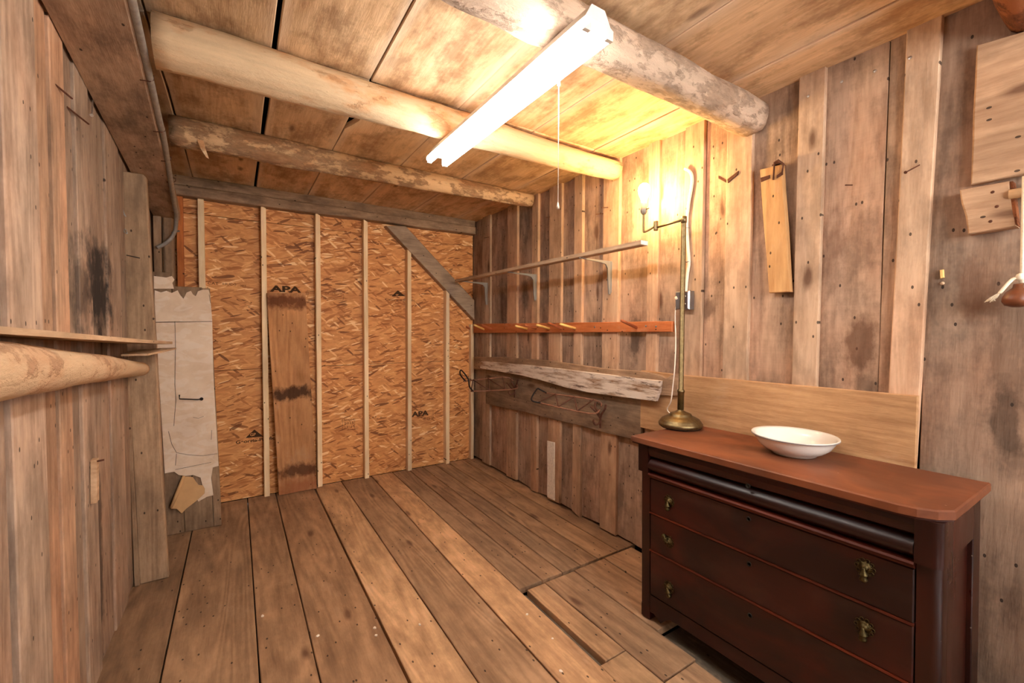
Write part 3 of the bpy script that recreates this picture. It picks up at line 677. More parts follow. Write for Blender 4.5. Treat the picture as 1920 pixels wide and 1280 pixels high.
# cable along the beam
cp = []
for (u, v, X_) in [(222, -60, None), (228, 0, None), (240, 75, None), (256, 130, None), (272, 185, None), (288, 235, None), (302, 280, None), (314, 318, None)]:
    y = 1.3
    for it in range(40):
        d = ROT @ Vector((u-960, -(v-640), -FPX)); t = (bxr(y)+.020-EYE.x)/d.x; yn = EYE.y+d.y*t; y = yn; break
    p = on(0, bxr(2.4)+.016, u, v); cp.append((bxr(p.y)+.018, p.y, bz(p.y)+.018))
cp = [c for c in cp if 1.3 < c[1] < 3.6]
cp += [(-.33, 3.62, bz(3.62)-.01), (-.338, 3.80, 2.20), (-.355, 3.90, 2.10), (-.40, 3.92, 2.02), (-.46, 3.93, 1.975)]
cp = [(bxr(1.3)+.018, 1.3, bz(1.3)+.018)]+cp
cable = thing('armoured_cable', 'grey metal armoured cable stapled along the hewn beam', 'cable', cp[len(cp)//2])
tube('sheath', smooth_path(cp, 8), .0125, M['conduit'], cable, 10)
for y in (1.75, 2.2, 2.62, 2.95, 3.25):
    p = Vector((bxr(y)+.018, y, bz(y)+.018)); st = [p+Vector((-.03, 0, -.016)), p+Vector((0, 0, -.013)), p+Vector((.012, 0, -.004)), p+Vector((.012, 0, .012)), p+Vector((-.012, 0, .016))]
    tube('staple', st, .0022, M['rust'], cable, 6)
tube('clip', [(-.33, 3.912, 2.105), (-.375, 3.905, 2.085)], .006, M['galv'], cable, 6)

# nails and bits on the left wall
def nail(p, q, r, lb, mt='rust', head=True, group='old nails in the walls'):
    vs, fs = tube_geo([p, q], r, 6)
    if head:
        d = (Vector(q)-Vector(p)).normalized(); g = tube_geo([Vector(q)-d*.001, Vector(q)+d*.0015], r*2.2, 8); vs, fs = join((vs, fs), g)
    return tag(mesh('nail', vs, fs, M[mt]), lb, 'nail', group)
def lp(u, v, x): p = on(0, x, u, v); return p
nail(lp(174, 188, XL+.01), lp(172, 216, XL+.045), .0028, 'bright steel nail sticking out just under the hewn beam', 'nail')
a = lp(112, 180, XL); nail((XL, a.y-.09, a.z+.01), (XL+.03, a.y, a.z), .003, 'long rusty bent nail high on the reddish left wall board', 'rust', False)
a = lp(142, 228, XL); nail((XL, a.y-.10, a.z+.012), (XL+.035, a.y, a.z), .003, 'rusty bent nail below the hewn beam on a grey left wall board', 'rust', False)
a = lp(252, 478, XL+.06); nail((a.x, 3.045, a.z+.004), (a.x-.05, 3.02, a.z+.012), .0025, 'short dark nail in the upper part of the plank post', 'iron', False)
wy = 3.035
def pw(u, v): p = on(1, wy, u, v); return p
tag(tube('wire_hook', smooth_path([pw(228, 380), pw(232, 398), pw(236, 406), pw(230, 402), pw(231, 425), pw(233, 434), pw(238, 438), pw(237, 432), pw(233, 429)], 4), .0022, M['galv'], None, 6), 'thin bent wire hook hanging at the plank post', 'hook')
p = lp(172, 862, XL+.015)
tg = thing('wooden_tag', 'small pale wood stick hanging from a nail on the left wall', 'tag', p)
slab('stick', [(p.y-.018, p.z-.165), (p.y+.018, p.z-.165), (p.y+.028, p.z+.0), (p.y-.005, p.z+.0)], 'R', XL+.012, XL+.03, M['strip_y'], tg, tint(1.0, .3, .2), ch=.002)
tube('nail', [(XL-.005, p.y+.002, p.z-.012), (XL+.05, p.y, p.z-.005)], .004, M['rust'], tg, 6)

# ================================================================== BACK WALL THING
lb = [BW(500, 549, Yl-.02), BW(573, 549, Yl-.02), BW(594, 921, Yl-.02), BW(523, 932, Yl-.02)]
lb[2] = (lb[2][0], .004); lb[3] = (lb[3][0], .004)
tag(slab('loose_board', lb, 'B', Yl, Yl-.025, M['loose_z'], None, tint(1.0, .1), amp=.002, ch=.003), 'loose brown water-stained board standing between two pine studs', 'board')

# ================================================================== RIGHT WALL THINGS
XF = XR-.022      # face of the battens
# narrow shelf on three brackets
sh = thing('bracket_shelf', 'narrow strip shelf on three grey steel brackets high on the right wall', 'shelf', (1.9, 2.7, 1.87))
YS0, YS1 = 1.612, 3.98
slab('strip', [(1.865, YS0), (1.925, YS0), (1.925, YS1), (1.865, YS1)], 'F', 1.902, 1.876, M['strip_y'], sh, tint(.9, .1, .4), amp=.003, ch=.004, seg=8)
box('sticker', 1.868, 1.922, YS0-.0015, YS0-.0002, 1.879, 1.901, M['sticker'], sh, ch=.0003)
def bracket(y):
    w = .012; root = None
    arm = [(XF, 1.874), (1.868, 1.8745), (1.868, 1.870), (2.06, 1.858), (2.10, 1.850), (2.118, 1.825), (2.127, 1.70), (2.134, 1.652), (XF, 1.650)]
    o = slab('bracket', arm, 'B', y-w*.5, y+w*.5, M['steel'], sh, ch=.002)
    slab('bracket_flange', [(y-.014, 1.66), (y+.014, 1.66), (y+.017, 1.872), (y-.017, 1.872)], 'R', XF, XF-.003, M['steel'], o, ch=.001)
for y in (2.113, 2.98, 3.82): bracket(y)

# peg rail
pr = thing('peg_rail', 'long orange-brown board with wooden pegs under the strip shelf', 'peg rail', (XF, 2.9, 1.4))
za, zb = RW(1258, 622, XF-.02)[1], RW(1258, 602, XF-.02)[1]; zc, zd = RW(890, 624, XF-.02)[1], RW(890, 607, XF-.02)[1]
ya = RW(1260, 612, XF-.02)[0]
slab('rail', [(ya, za), (4.08, zc), (4.08, zd), (ya, zb)], 'R', XF, XF-.02, M['red_y'], pr, (1, 1, 1), amp=.001, ch=.003)
PG = [('r', 20, 895, 62, 922), ('y', 90, 880, 185, 922), ('r', 160, 880, 258, 918), ('y', 475, 890, 582, 918), ('r', 562, 882, 665, 912), ('y', 670, 880, 788, 915), ('r', 778, 862, 900, 915), ('y', 885, 872, 1028, 914), ('r', 1452, 840, 1592, 906)]
for (k, x0, y0, x1, y1) in PG:
    b = on(0, XF-.02, 870+x1/4.923, 430+y1/4.923); t = on(1, b.y, 870+x0/4.923, 430+y0/4.923)
    d = (t-b); L = min(d.length, .15); t = b+d.normalized()*L
    tube('peg', [b-d.normalized()*.02, b+(t-b)*.9, t], [.0095, .0095, .008], M['peg_y' if k == 'y' else 'peg_r'], pr, 12)
for (u, v) in ((1211, 611), (1230, 612), (1115, 613)):
    q = RW(u, v, XF-.02); lathe('screw', [(.001, -.001), (.007, 0), (.004, .002)], (XF-.0205, q[0], q[1]), M['galv'], pr, 8, Matrix.Rotation(-math.pi/2, 3, 'Y'))

# horizontal boards on the right wall
P_ = lambda L, x: [RW(u, v, x) for u, v in L]
tag(slab('rail_board', P_([(911.7, 690), (1203, 735), (1203, 829), (1180, 821), (1132, 810), (1086, 796.6), (1049, 788.6), (1017, 780.7), (981.7, 771), (951.6, 765.6), (916, 757), (911.7, 756)], XF-.012), 'R', XF, XF-.02, M['grey_y'], None, tint(.80, -.1, .7), ch=.003), 'dark grey wavy-edged horizontal board behind the iron racks', 'board')
pb = P_([(1203, 694), (1285, 703), (1722, 742), (1718, 862)], XF-.012); zlow = pb[3][1]
tag(slab('rail_board', [pb[0], pb[1], pb[2], (pb[3][0], .80), (pb[0][0], .80)], 'R', XF, XF-.02, M['pine_y'], None, tint(.98, .1, .0), ch=.003), 'wide pale knotty pine board on the wall behind the chest', 'board')
tag(slab('rail_board', P_([(889, 692), (889, 669), (941, 669), (1033, 676), (1127, 690), (1206, 696), (1238, 703), (1250, 709), (1262, 702), (1274, 699), (1272, 742), (1234, 741), (1100, 722), (1000, 702)], XF-.035), 'R', XF-.02, XF-.042, M['grey_y'], None, tint(1.05, .3, .1), ch=.003), 'plain brown board nailed up behind the flaking white board', 'board')
tag(slab('painted_board', P_([(903, 677), (1000, 685), (1100, 697), (1239, 714), (1236, 735), (1230, 752), (1180, 746), (1100, 735), (1060, 726), (1020, 714), (980, 704), (901, 690)], XF-.06), 'R', XF-.042, XF-.066, M['paint'], None, None, ch=.003), 'weathered board with flaking white paint on the right wall', 'board')

# plank hung from a bent iron
hp = thing('hung_plank', 'short tapered yellowish plank hanging from a bent iron on the right wall', 'plank', (XR-.03, 1.05, 1.9))
slab('plank', P_([(1425, 318), (1466, 308), (1482, 547), (1442, 549)], XR-.04), 'R', XR-.014, XR-.042, M['hung'], hp, None, amp=.002, ch=.003)
def rp(u, v, x): p = on(0, x, u, v); return p
tube('hanger', [rp(1450, 337, XR-.045), rp(1452, 304, XR-.055), rp(1459, 300, XR-.06), rp(1469, 307, XR-.05), rp(1466, 327, XR-.046)], .004, M['rust'], hp, 8)
slab('strap', P_([(1426, 333), (1443, 328), (1443, 334), (1427, 341)], XR-.045), 'R', XR-.042, XR-.046, M['rust'], hp, ch=.0008)
slab('strap', P_([(1456, 329), (1468, 320), (1468, 327), (1456, 334)], XR-.045), 'R', XR-.042, XR-.046, M['rust'], hp, ch=.0008)
slab('strap', P_([(1447, 310), (1458, 300), (1470, 309), (1460, 306)], XR-.045), 'R', XR-.02, XR-.046, M['rust'], hp, ch=.0008)
# bent strap iron
bs = thing('strap_iron', 'rusty bent strap iron on the batten beside the lamp', 'strap', rp(1364, 335, XF))
slab('strap', P_([(1346, 329), (1364, 339), (1364, 344), (1346, 334)], XR-.01), 'R', XR+.0, XR-.006, M['rust'], bs, ch=.001)
slab('strap', P_([(1364, 336), (1385, 320), (1384, 327), (1365, 343)], XF-.002), 'R', XF, XF-.005, M['rust'], bs, ch=.001)

# rusty folding wire saddle racks
def rack(org, yaw, tilt, L, label, wd=.10, up=.12, roll=.45):
    t = thing('wire_rack', label, 'rack', org, 'rusty wire racks under the flaking white board')
    Rm = Matrix.Rotation(yaw, 3, 'Z') @ Matrix.Rotation(tilt, 3, 'Y'); O = Vector(org)
    Rm = Rm @ Matrix.Rotation(roll, 3, 'X')
    def T(p): return O+Rm @ Vector(p)
    w = wd; r = .0055
    xs = [0, -.18*L, -.40*L, -.62*L, -.80*L]
    rail_pts = [(0, w*.25, 0), (-.06, w, 0), (-L, w*.8, .0)]
    tube('rail', [T(p) for p in smooth_path(rail_pts, 5)], r, M['rust_l'], t, 8)
    tube('rail', [T((p[0], -p[1], p[2])) for p in smooth_path(rail_pts, 5)], r, M['rust_l'], t, 8)
    zz = [(-.16*L, w), (-.32*L, -w), (-.48*L, w*.95), (-.64*L, -w*.9), (-.8*L, w*.88), (-L, -w*.8)]
    for a, b in zip(zz[:-1], zz[1:]): tube('cross_wire', [T((a[0], a[1], .003)), T((b[0], b[1], .003))], r*.85, M['rust'], t, 6)
    lo = [(-L+.02, w*.8, 0), (-L-.035, w*.95, up*.5), (-L-.05, w*.7, up), (-L-.05, -w*.7, up), (-L-.035, -w*.95, up*.5), (-L+.02, -w*.8, 0)]
    tube('end_loop', [T(p) for p in smooth_path(lo, 5)], r*1.1, M['iron'], t, 8)
    tube('stay', [T((-.16*L, 0, 0)), T((-.03, 0, -.05)), O+Vector((0, 0, -.07))], r*1.1, M['rust'], t, 8)
    tube('yoke', smooth_path([O+Vector((0, .05, .035)), O+Vector((-.006, .045, .0)), O+Vector((0, .01, -.04)), O+Vector((0, 0, -.07)), O+Vector((0, 0, -.135))], 5), r*1.3, M['rust'], t, 8)
    tube('yoke', smooth_path([O+Vector((0, -.05, .035)), O+Vector((-.006, -.045, .0)), O+Vector((0, -.01, -.04)), O+Vector((0, 0, -.07))], 5), r*1.3, M['rust'], t, 8)
    tube('hook', smooth_path([O+Vector((0, 0, -.085)), O+Vector((-.02, 0, -.105)), O+Vector((-.05, 0, -.105)), O+Vector((-.065, 0, -.082)), O+Vector((-.06, 0, -.072))], 5), r*1.15, M['rust'], t, 8)
    return t
XK = XF-.026
p1 = rp(965, 717, XK)
rack(tuple(p1), 0.0, .0, .48, 'rusty wire saddle rack jutting out beside the corner stud')
p2 = rp(1135, 764, XK)
rack(tuple(p2-Vector((.045, 0, 0))), -math.radians(60), math.radians(5), .44, 'rusty wire saddle rack swung sideways under the white board', .07, .03, .55)

# electrical box, white cable
bx = thing('outlet_box', 'steel outlet box on the batten behind the lamp pole', 'outlet', rp(1284, 564, XF))
y0, z0 = RW(1297, 580, XF-.02); y1, z1 = RW(1271, 547, XF-.02)
slab('box', [(y0, z0), (y1, z0), (y1, z1), (y0, z1)], 'R', XF, XF-.045, M['galv'], bx, ch=.006)
slab('cover', [(y0+.004, z0+.004), (y1-.03, z0+.004), (y1-.03, z1-.004), (y0+.004, z1-.004)], 'R', XF-.0455, XF-.05, M['galv'], bx, (.55, .45, .42, 1), ch=.003)
for (dz) in (.3, .7):
    lathe('screw', [(.001, 0), (.005, .001), (.003, .003)], (XF-.05, y0+.02, z0+(z1-z0)*dz), M['nail'], bx, 8, Matrix.Rotation(-math.pi/2, 3, 'Y'))
wc = [rp(*p, XF-.01) for p in [(1286, 548), (1289, 515), (1292, 492), (1290, 460), (1288, 420), (1291, 385), (1296, 355), (1298, 335)]]+[rp(1294, 322, XF-.012), rp(1284, 316, XF-.018)]
cb = thing('white_cable', 'thick white cable running up the wall from the outlet box', 'cable', wc[0])
tube('sheath', smooth_path(wc, 6), .0085, M['white_pl'], cb, 10)
for (u, v) in ((1292, 491), (1289, 428)):
    q = rp(u, v, XF); tube('staple', [q+Vector((.002, .013, 0)), q+Vector((-.02, .010, 0)), q+Vector((-.02, -.010, 0)), q+Vector((.002, -.013, 0))], .0018, M['galv'], cb, 6)

# latch boards, rope and pull at the right edge
XB = XR-.03
lbd = thing('latch_board', 'broad pale board nailed on the grey wall boards at the right edge', 'board', rp(1870, 200, XB))
slab('board', P_([(1831, 84), (1990, 38), (1990, 312), (1820, 346)], XB), 'R', XR-.002, XB, M['block'], lbd, tint(.98, .25, .1), amp=.003, ch=.004)
bl = thing('latch_block', 'small rough-edged wood block under the broad latch board', 'block', rp(1850, 390, XB))
slab('block', P_([(1799, 356), (1892, 339), (1896, 360), (1899, 385), (1906, 424), (1815, 439), (1810, 405), (1802, 380)], XB-.02), 'R', XR-.002, XB-.02, M['block'], bl, tint(1.0, .2, .1), ch=.004)
slab('bark_edge', P_([(1893, 340), (1899, 339), (1908, 422), (1903, 421), (1897, 400), (1894, 372)], XB-.02), 'R', XR-.004, XB-.019, M['log4'], bl, ch=.002)
for (u, v) in ((1861, 360), (1869, 387), (1857, 415)): 
    q = rp(u, v, XB-.02); lathe('nail_head', [(.001, 0), (.005, .0005), (.003, .002)], q, M['rust'], bl, 8, Matrix.Rotation(-math.pi/2, 3, 'Y'))
q = rp(1910, 362, XB-.015); tag(tube('latch_peg', [q+Vector((0, .02, 0)), q+Vector((0, -.12, .0))], .016, M['strip_y'], None, 12), 'round wooden latch peg beside the rough-edged block', 'peg')
XRp = XB-.03
rp0 = thing('pull_rope', 'white cotton rope with a frayed end hanging at the right edge', 'rope', rp(1918, 430, XRp))
tube('cord', [rp(1921, 330, XRp), rp(1919, 430, XRp), rp(1917, 518, XRp), rp(1916, 530, XRp)], .0055, M['rope'], rp0, 8)
kn = rp(1914, 519, XRp); lathe('knot', [(.001, -.014), (.010, -.008), (.012, 0), (.010, .008), (.001, .014)], kn, M['rope'], rp0, 10)
tail = [rp(1912, 520, XRp), rp(1898, 524, XRp-.005), rp(1885, 537, XRp-.008), rp(1874, 550, XRp-.008)]
tube('cord_tail', smooth_path(tail, 4), .005, M['rope'], rp0, 8)
e = tail[-1]
for k in range(9):
    tube('frayed_strand', [e+Vector((0, -.002, .004)), e+Vector((random.uniform(-.006, .006), .010+random.uniform(-.006, .010), -.012)), e+Vector((random.uniform(-.008, .008), .008+k*.0032, -.022-random.uniform(0, .006)))], .0016, M['rope'], rp0, 5)
kb = rp(1908, 552, XRp); tag(lathe('wooden_pull', [(.004, .034), (.010, .034), (.012, .022), (.026, .008), (.034, -.010), (.035, -.022), (.028, -.034), (.012, -.040), (.001, -.041)], kb, M['knob'], None, 20), 'dark turned wooden pull hanging by the white rope', 'pull')
q = rp(1766, 516, XR-.003)
pg = thing('wall_peg', 'small broken pale peg in the grey wall board below the latch block', 'peg', q)
slab('stub', P_([(1762, 506), (1769, 505), (1770, 520), (1763, 522)], XR-.01), 'R', XR-.001, XR-.012, M['peg_y'], pg, (1.0, .92, .9, 1), ch=.002)
lathe('hole_rim', [(.002, -.001), (.007, 0), (.005, .003)], rp(1767, 531, XR-.002), M['strip_y'], pg, 10, Matrix.Rotation(-math.pi/2, 3, 'Y'))

# nails on the right wall
a = rp(1724, 309, XF); nail((XF+.002, a.y, a.z), tuple(rp(1698, 323, XF-.05)), .0026, 'long rusty nail sticking from the batten left of the latch board', 'rust')
for (u, v, dx, lb_) in [(1076, 402, 14, 'rusty nail stuck in the boards below the second rafter end'), (1129, 400, -14, 'rusty nail in the board right of the pull string'), (1031, 406, -7, 'dark short nail beside the second rafter'), (917, 444, -9, 'rusty nail near the back corner above the strip shelf'), (1140, 388, -22, 'thin long nail under the pale rafter end'), (1596, 346, -24, 'flat rusty nail between hung plank and latch board')]:
    a = rp(u, v, XF); b = on(1, a.y-.01, u+dx, v+2); 
    b = a+(b-a).normalized()*min((b-a).length, .07); nail(tuple(a+Vector((.01, 0, 0))), tuple(b), .0024, lb_, 'rust', False)
for (u, v) in [(1515, 180), (1578, 153), (1640, 133), (1706, 108)]:
    a = rp(u, v, XF-.001 if u in (1515, 1706) else XR-.002); vs, fs = lathe_geo([(.001, -.004), (.006, -.001), (.0055, .001), (.002, .0022)], 10, Matrix.Rotation(-math.pi/2, 3, 'Y'))
    tag(mesh('round_nail', [v_+a for v_ in vs], fs, M['nail']), {1515: 'shiny round nail high on the batten right of the hung plank', 1578: 'left of two shiny nails high on the wide board between battens', 1640: 'right of two shiny nails high on the wide board between battens', 1706: 'shiny round nail high on the batten beside the latch board'}[u], 'nail', 'shiny nails in a row under the ceiling')

# ================================================================== CHEST OF DRAWERS
XFR = 1.675; XBK = 2.10; YL = 1.412; YR = .338; ZT = .89
ch_ = thing('chest_of_drawers', 'dark red mahogany chest of drawers with brass drop pulls', 'chest of drawers', ((XFR+XBK)/2, (YL+YR)/2, 0))
# top: slab with a canted, rounded corner
tp = [(1.635, YL+.03), (1.632, .425), (1.640, .385), (1.665, .345), (1.705, .318), (XBK+.018, .318), (XBK+.018, YL+.03)]
slab('top', tp, 'F', ZT-.027, ZT, M['mah_top'], ch_, ch=.004)
slab('top_edge', [(x+(.004 if x < 2 else 0), y+(.004 if y < 1 else -.004)) for x, y in tp], 'F', ZT-.034, ZT-.0265, M['mah_y'], ch_, ch=.001)
# carcass
def qz(u, v): return RW(u, v, XFR)[1]
Z = dict(fr=.855, og_t=.796, og_b=.722, l_b=.700, d1b=.532, d2b=.350, d3b=.130)
box('back_panel', XBK-.02, XBK, YR+.03, YL-.005, .05, ZT-.034, M['mah_z'], ch_)
box('case', XFR+.03, XBK-.02, YR+.05, YL-.012, .12, ZT-.034, M['mah_z'], ch_)
# front posts; the upper blocks stand proud, the right one is rounded
def roundpost(name, y0, y1, x0, z0, z1, side, r=.024):
    pts = []
    ns = 6
    if side == 'r':    # rounded at low y
        pts = [(x0+.055, y1), (x0, y1)]+[(x0+r-r*math.cos(a), y0+r-r*math.sin(a)) for a in [k*math.pi/2/ns for k in range(ns+1)]]+[(x0+.055, y0)]
    else:
        pts = [(x0+.055, y0), (x0, y0)]+[(x0+.008-.008*math.cos(a), y1-.008+.008*math.sin(a)) for a in [k*math.pi/2/ns for k in range(ns+1)]]+[(x0+.055, y1)]
    return auto_smooth(slab(name, pts, 'F', z0, z1, M['mah_z'], ch_, ch=.001))
roundpost('front_post', YR, .392, XFR, .06, Z['og_b']-.002, 'r'); roundpost('front_post', YL-.052, YL, XFR, .06, Z['og_b']-.002, 'l')
roundpost('post_block', YR-.006, .394, XFR-.018, Z['og_b'], ZT-.034, 'r'); roundpost('post_block', YL-.054, YL+.008, XFR-.018, Z['og_b'], ZT-.034, 'l')
DY0, DY1 = .394, YL-.055
# frieze and ogee drawer (profile in x, z run along the chest)
slab('frieze', [(XFR+.05, .850), (XFR-.012, .850), (XFR-.016, .832), (XFR-.010, .806), (XFR+.006, .797), (XFR+.05, .797)], 'B', DY0, DY1, M['mah_y'], ch_, ch=.0005)
og = [(XFR+.05, .795), (XFR+.012, .795)]+[(XFR+.012-.034*math.sin(math.pi*t)**.8*1.0, .795-.070*t) for t in [k/12 for k in range(1, 12)]]+[(XFR+.010, .725), (XFR+.05, .725)]
d0 = auto_smooth(slab('drawer', og, 'B', DY0+.002, DY1-.002, M['mah_ogee'], ch_, ch=.0005), 35); d0['label'] = 'overhanging rounded top drawer front'
slab('moulding', [(XFR+.05, .722), (XFR-.016, .722), (XFR-.020, .716), (XFR-.010, .706), (XFR-.006, .700), (XFR+.05, .700)], 'B', DY0, DY1, M['mah_edge'], ch_, ch=.0005)
def drawer(z0, z1, c):
    d = slab('drawer', [(DY0+.002, z0+.002), (DY1-.002, z0+.002), (DY1-.002, z1-.002), (DY0+.002, z1-.002)], 'R', XFR+.06, XFR-.004, M['mah_y'], ch_, ch=.004)
    return d
dr = [drawer(Z['d1b'], .699, 1), drawer(Z['d2b'], Z['d1b']-.004, 1), drawer(Z['d3b'], Z['d2b']-.004, 1)]
for z in (Z['d1b']-.001, Z['d2b']-.001):
    slab('bead', [(XFR+.02, z-.004), (XFR-.0095, z-.003), (XFR-.0095, z+.003), (XFR+.02, z+.004)], 'B', DY0, DY1, M['mah_edge'], ch_, ch=.0005)
# bottom rail with scalloped ends and feet
yb = [(YL-.052, .128), (YL-.052, .040), (YL-.075, .042), (YL-.095, .030), (YL-.115, .018), (YL-.135, .040), (YL-.165, .062), (YL-.2, .064), (.60, .064), (.565, .062), (.535, .040), (.515, .018), (.495, .030), (.47, .042), (.392, .040), (.392, .128)]
slab('bottom_rail', yb, 'R', XFR+.04, XFR, M['mah_y'], ch_, ch=.002)
for (y0, y1) in ((YL-.052, YL), (YR, .392)):
    slab('foot', [(y0, -.045), (y1, -.045), (y1, .062), (y0, .062)] if y0 < 1 else [(y0, .0), (y1, .0), (y1, .062), (y0, .062)], 'R', XFR+.055, XFR+.001, M['mah_z'], ch_, ch=.002)
    zf = -.045 if y0 < 1.2 else -.045
    slab('foot', [(y0, zf), (y1, zf), (y1, .12), (y0, .12)], 'R', XBK, XBK-.055, M['mah_z'], ch_, ch=.002)
# end panels: frame and sunk panel
for (yo, sg) in ((YR, -1), (YL, 1)):
    e0, e1 = (yo+.018, yo) if sg < 0 else (yo-.018, yo)
    def endp(x0, x1, z0, z1, nm, off=0.0): return slab(nm, [(x0, z0), (x1, z0), (x1, z1), (x0, z1)], 'B', e0+(-sg)*.01, e1+off, M['mah_z'], ch_, ch=.003)
    endp(XFR+.055, XFR+.11, .06, ZT-.034, 'end_stile'); endp(XBK-.085, XBK, .06, ZT-.034, 'end_stile')
    endp(XFR+.11, XBK-.085, ZT-.17, ZT-.034, 'end_rail'); endp(XFR+.11, XBK-.085, .06, .17, 'end_rail')
    endp(XFR+.11, XBK-.085, .17, ZT-.17, 'end_panel', .014 if sg < 0 else -.014)
# brass drop pulls and keyholes
def pull_geo():
    RY = Matrix.Rotation(-math.pi/2, 3, 'Y')
    g = [lathe_geo([(.001, .0), (.019, .0), (.019, .0015), (.012, .003), (.009, .009), (.005, .013), (.001, .014)], 20, RY)]
    for k in range(10):
        a = 2*math.pi*k/10; c = Vector((0, math.cos(a)*.0215, math.sin(a)*.0235))
        g.append(tube_geo([c+Vector((-.0012, math.cos(b)*.0052, math.sin(b)*.0058)) for b in [2*math.pi*j/8 for j in range(8)]], .0014, 5, True))
    return join(*g)
def drop_geo(): return lathe_geo([(.001, .004), (.004, .003), (.005, -.002), (.007, -.008), (.0125, -.016), (.013, -.018), (.0085, -.020), (.0075, -.024), (.011, -.030), (.0112, -.034), (.007, -.039), (.002, -.041)], 14)
bpm = None
def pull(y, z, parent, swing=0.0):
    global bpm
    O = Vector((XFR-.005, y, z)); vs, fs = pull_geo() if bpm is None else (None, None)
    if bpm is None:
        o = mesh('pull_plate', [v+O for v in vs], fs, M['brass_d'], parent, None, True, loc=O); vs, fs = drop_geo()
        Od = O+Vector((-.0135, 0, -.002)); d = mesh('pull_drop', [v+Od for v in vs], fs, M['brass_d'], o if False else parent, None, True, loc=Od); bpm = (o, d)
        return
    o = bpm[0].copy(); place(o, O, parent); d = bpm[1].copy(); place(d, O+Vector((-.0135, 0, -.002)), parent); d.rotation_euler = (swing, 0, 0)
for i, (zz) in enumerate([RW(1258, 945, XFR)[1], RW(1258, 1013, XFR)[1], RW(1257, 1106, XFR)[1]]):
    yl = RW(1259, 945, XFR)[0]; yr = RW(1630, 1080, XFR)[0]
    zr = [RW(1630, 1078, XFR)[1], RW(1625, 1188, XFR)[1], .235][i]
    pull(yl, zz+.008 if i != 1 else zz-.012, dr[i], {0: 0, 1: 2.45, 2: -.35}[i]); pull(yr, zr+.006, dr[i])
for (u, v, par, xo) in [(1408, 918, d0, -.024), (1408, 980, dr[0], -.005), (1408, 1064, dr[1], -.005), (1408, 1160, dr[2], -.005)]:
    y, z = RW(u, v, XFR+xo)
    o = lathe('keyhole', [(.0095, -.001), (.0095, .001), (.0065, .0015), (.0055, -.002), (.0015, -.002)], (XFR+xo, y, z), M['dark_metal'], par, 14, Matrix.Rotation(-math.pi/2, 3, 'Y'))

ch_.rotation_euler = (math.radians(-.85), 0, 0); ch_.location.z = .011

# bowl
bc = FL(1488, 845, ZT); bq = Vector((1.945, on(0, 1.945, 1488, 838).y, 0)); bw = thing('wash_bowl', 'white china wash bowl standing on the mahogany chest', 'bowl', (bq.x, bq.y, ZT+.013))
bo = (WL[bw].x, WL[bw].y, ZT+.0145)
prof = [(.0005, .006), (.070, .006), (.074, .0), (.080, .0), (.083, .007), (.104, .016), (.126, .034), (.140, .056), (.146, .070), (.154, .0745), (.156, .077), (.154, .0795), (.143, .074), (.134, .056), (.118, .034), (.096, .021), (.06, .013), (.0005, .010)]
lathe('body', prof, bo, M['china'], bw, 64)
tube('rim_line', [(bo[0]+.1545*math.cos(a), bo[1]+.1545*math.sin(a), bo[2]+.0735) for a in [2*math.pi*k/64 for k in range(64)]], .0014, M['rim'], bw, 6, True)

# ================================================================== FLOOR LAMP (standing on the chest)
lx, ly_ = FL(1281, 797, ZT); lx = min(lx, 2.0); 
_p = on(2, ZT, 1281, 799); lc = Vector((1.99, 0, 0)); lc.y = on(0, 1.99, 1279, 600).y
lamp = thing('swing_arm_lamp', 'brass swing-arm lamp with a bare lit bulb standing on the chest', 'lamp', (lc.x, lc.y, ZT+.005))
lo = (lc.x, lc.y, ZT+.005)
lathe('base', [(.001, .004), (.100, .004), (.108, .008), (.111, .018), (.109, .027), (.104, .030), (.102, .036), (.094, .046), (.070, .058), (.056, .062), (.055, .070), (.050, .075), (.030, .082), (.016, .090), (.014, .10), (.001, .10)], lo, M['brass'], lamp, 48)
lathe('base_felt', [(.001, .0), (.098, .0), (.098, .005), (.001, .005)], lo, M['iron'], lamp, 32)
zt = on(0, lc.x, 1279, 408).z-ZT
lathe('pole', [(.001, .095), (.0165, .095), (.0165, .185), (.019, .187), (.019, .197), (.0165, .20), (.0125, .204), (.0125, zt-.04), (.0125, zt-.035), (.015, zt-.034), (.015, zt-.002), (.012, zt), (.001, zt)], lo, M['brass'], lamp, 20)
def lpt(u, v, x=None): return on(0, lc.x if x is None else x, u, v)
j1 = lpt(1230, 411); j0 = Vector((lc.x, lc.y, ZT+zt-.012))
tube('arm', [j0, Vector((j1.x, j1.y, j0.z-.008))], .0065, M['brass'], lamp, 10)
lathe('joint', [(.001, -.026), (.012, -.026), (.0125, -.022), (.0125, .022), (.012, .026), (.001, .026)], (j1.x, j1.y, j0.z+.002), M['brass'], lamp, 14)
s0 = lpt(1212, 403); sx = s0.y
tube('arm', smooth_path([Vector((j1.x, j1.y, j0.z+.003)), Vector((j1.x-.01, j1.y+.03, j0.z-.012)), Vector((j1.x-.02, sx-.008, j0.z-.022)), Vector((j1.x-.022, sx, j0.z-.010)), Vector((j1.x-.022, sx, s0.z+.01))], 5), .0058, M['brass'], lamp, 10)
so = (j1.x-.022, sx, s0.z)
sk = lathe('socket', [(.001, .0), (.010, .0), (.016, .008), (.0185, .018), (.019, .034), (.0175, .037), (.0175, .062), (.016, .064), (.001, .064)], so, M['steel'], lamp, 18, None, (1, .95, .85, 1))
tube('switch', [Vector(so)+Vector((0, -.016, .026)), Vector(so)+Vector((0, -.036, .028))], .0035, M['brass'], sk, 8)
lathe('bulb', [(.001, .06), (.013, .062), (.015, .078), (.021, .096), (.030, .118), (.0325, .134), (.031, .150), (.024, .165), (.012, .174), (.001, .176)], so, M['bulb'], lamp, 24)
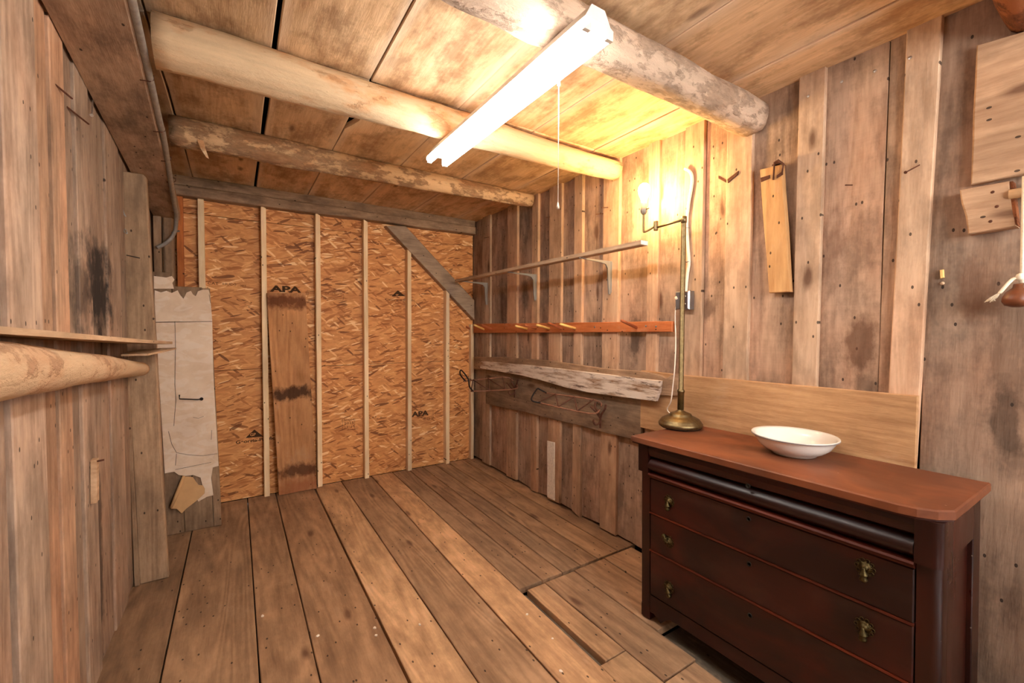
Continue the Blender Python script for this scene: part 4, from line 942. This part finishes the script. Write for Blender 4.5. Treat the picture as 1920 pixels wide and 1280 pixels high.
cd = [rp(*p, XF-.012) for p in [(1272, 560), (1266, 585), (1267, 640)]]+[rp(1265, 690, XF-.06)]+[rp(1262, 720, XF-.064), rp(1258, 752, XF-.064), rp(1252, 770, XF-.03)]+[Vector((2.09, lc.y+.06, ZT+.012)), Vector((lc.x+.09, lc.y+.03, ZT+.010))]
tube('cord', smooth_path(cd, 6), .0032, M['white_pl'], lamp, 8)
tube('plug', [cd[0]+Vector((-.035, -.012, .004)), cd[0]+Vector((0, 0, -.004))], .010, M['white_pl'], lamp, 10)

# ================================================================== TUBE LIGHT
FX = .915; FY0, FY1 = .957, 2.181; FZ = 2.318
fx = thing('tube_light', 'white two-tube fluorescent strip light under the rafters', 'ceiling light', (FX, (FY0+FY1)/2, FZ))
hprof = [(FX-.050, FZ+.0075), (FX-.050, FZ+.009), (FX-.030, FZ+.044), (FX-.026, FZ+.050), (FX+.026, FZ+.050), (FX+.030, FZ+.044), (FX+.050, FZ+.009), (FX+.050, FZ+.0075)]
slab('housing', hprof, 'B', FY0+.004, FY1-.004, M['housing'], fx, ch=.001)
for y in (FY0, FY1-.014):
    for s_ in (-1, 1): slab('lamp_holder', [(FX+s_*.045-.013, FZ-.032), (FX+s_*.045+.013, FZ-.032), (FX+s_*.045+.014, FZ-.002), (FX+s_*.032, FZ+.012), (FX+s_*.030, FZ-.004)], 'B', y, y+.014, M['housing'], fx, ch=.001)
for s_ in (-1, 1):
    x = FX+s_*.045
    vs, fs = lathe_geo([(.001, 0), (.017, .001), (.019, .004), (.019, FY1-FY0-.036), (.017, FY1-FY0-.033), (.001, FY1-FY0-.032)], 20, Matrix.Rotation(-math.pi/2, 3, 'X'))
    o = Vector((x, FY0+.016, FZ-.014)); mesh('tube', [v+o for v in vs], fs, M['tube'], fx, None, True, loc=o)
for y in (1.2, 2.06):
    for s_ in (-1, 1): tube('hanger_rod', [(FX+s_*.02, y, FZ+.05), (FX+s_*.02, y, FZ+.056)], .003, M['galv'], fx, 6)
ps = on(0, FX+.064, 1048, 150); sy = ps.y
pc = thing('pull_string', 'thin white pull string hanging from the tube light', 'string', (FX+.064, sy, FZ-.01))
ze = on(0, FX+.064, 1047, 387).z
tube('string', [(FX+.064, sy, FZ+.005), (FX+.064, sy, ze+.012)], .0016, M['rope'], pc, 6)
lathe('knot', [(.001, -.012), (.006, -.006), (.005, .006), (.001, .014)], (FX+.064, sy, FZ-.03), M['rope'], pc, 8)
lathe('end_bell', [(.001, 0), (.006, 0), (.004, .012), (.002, .022), (.001, .024)], (FX+.064, sy, ze-.008), M['white_pl'], pc, 10)
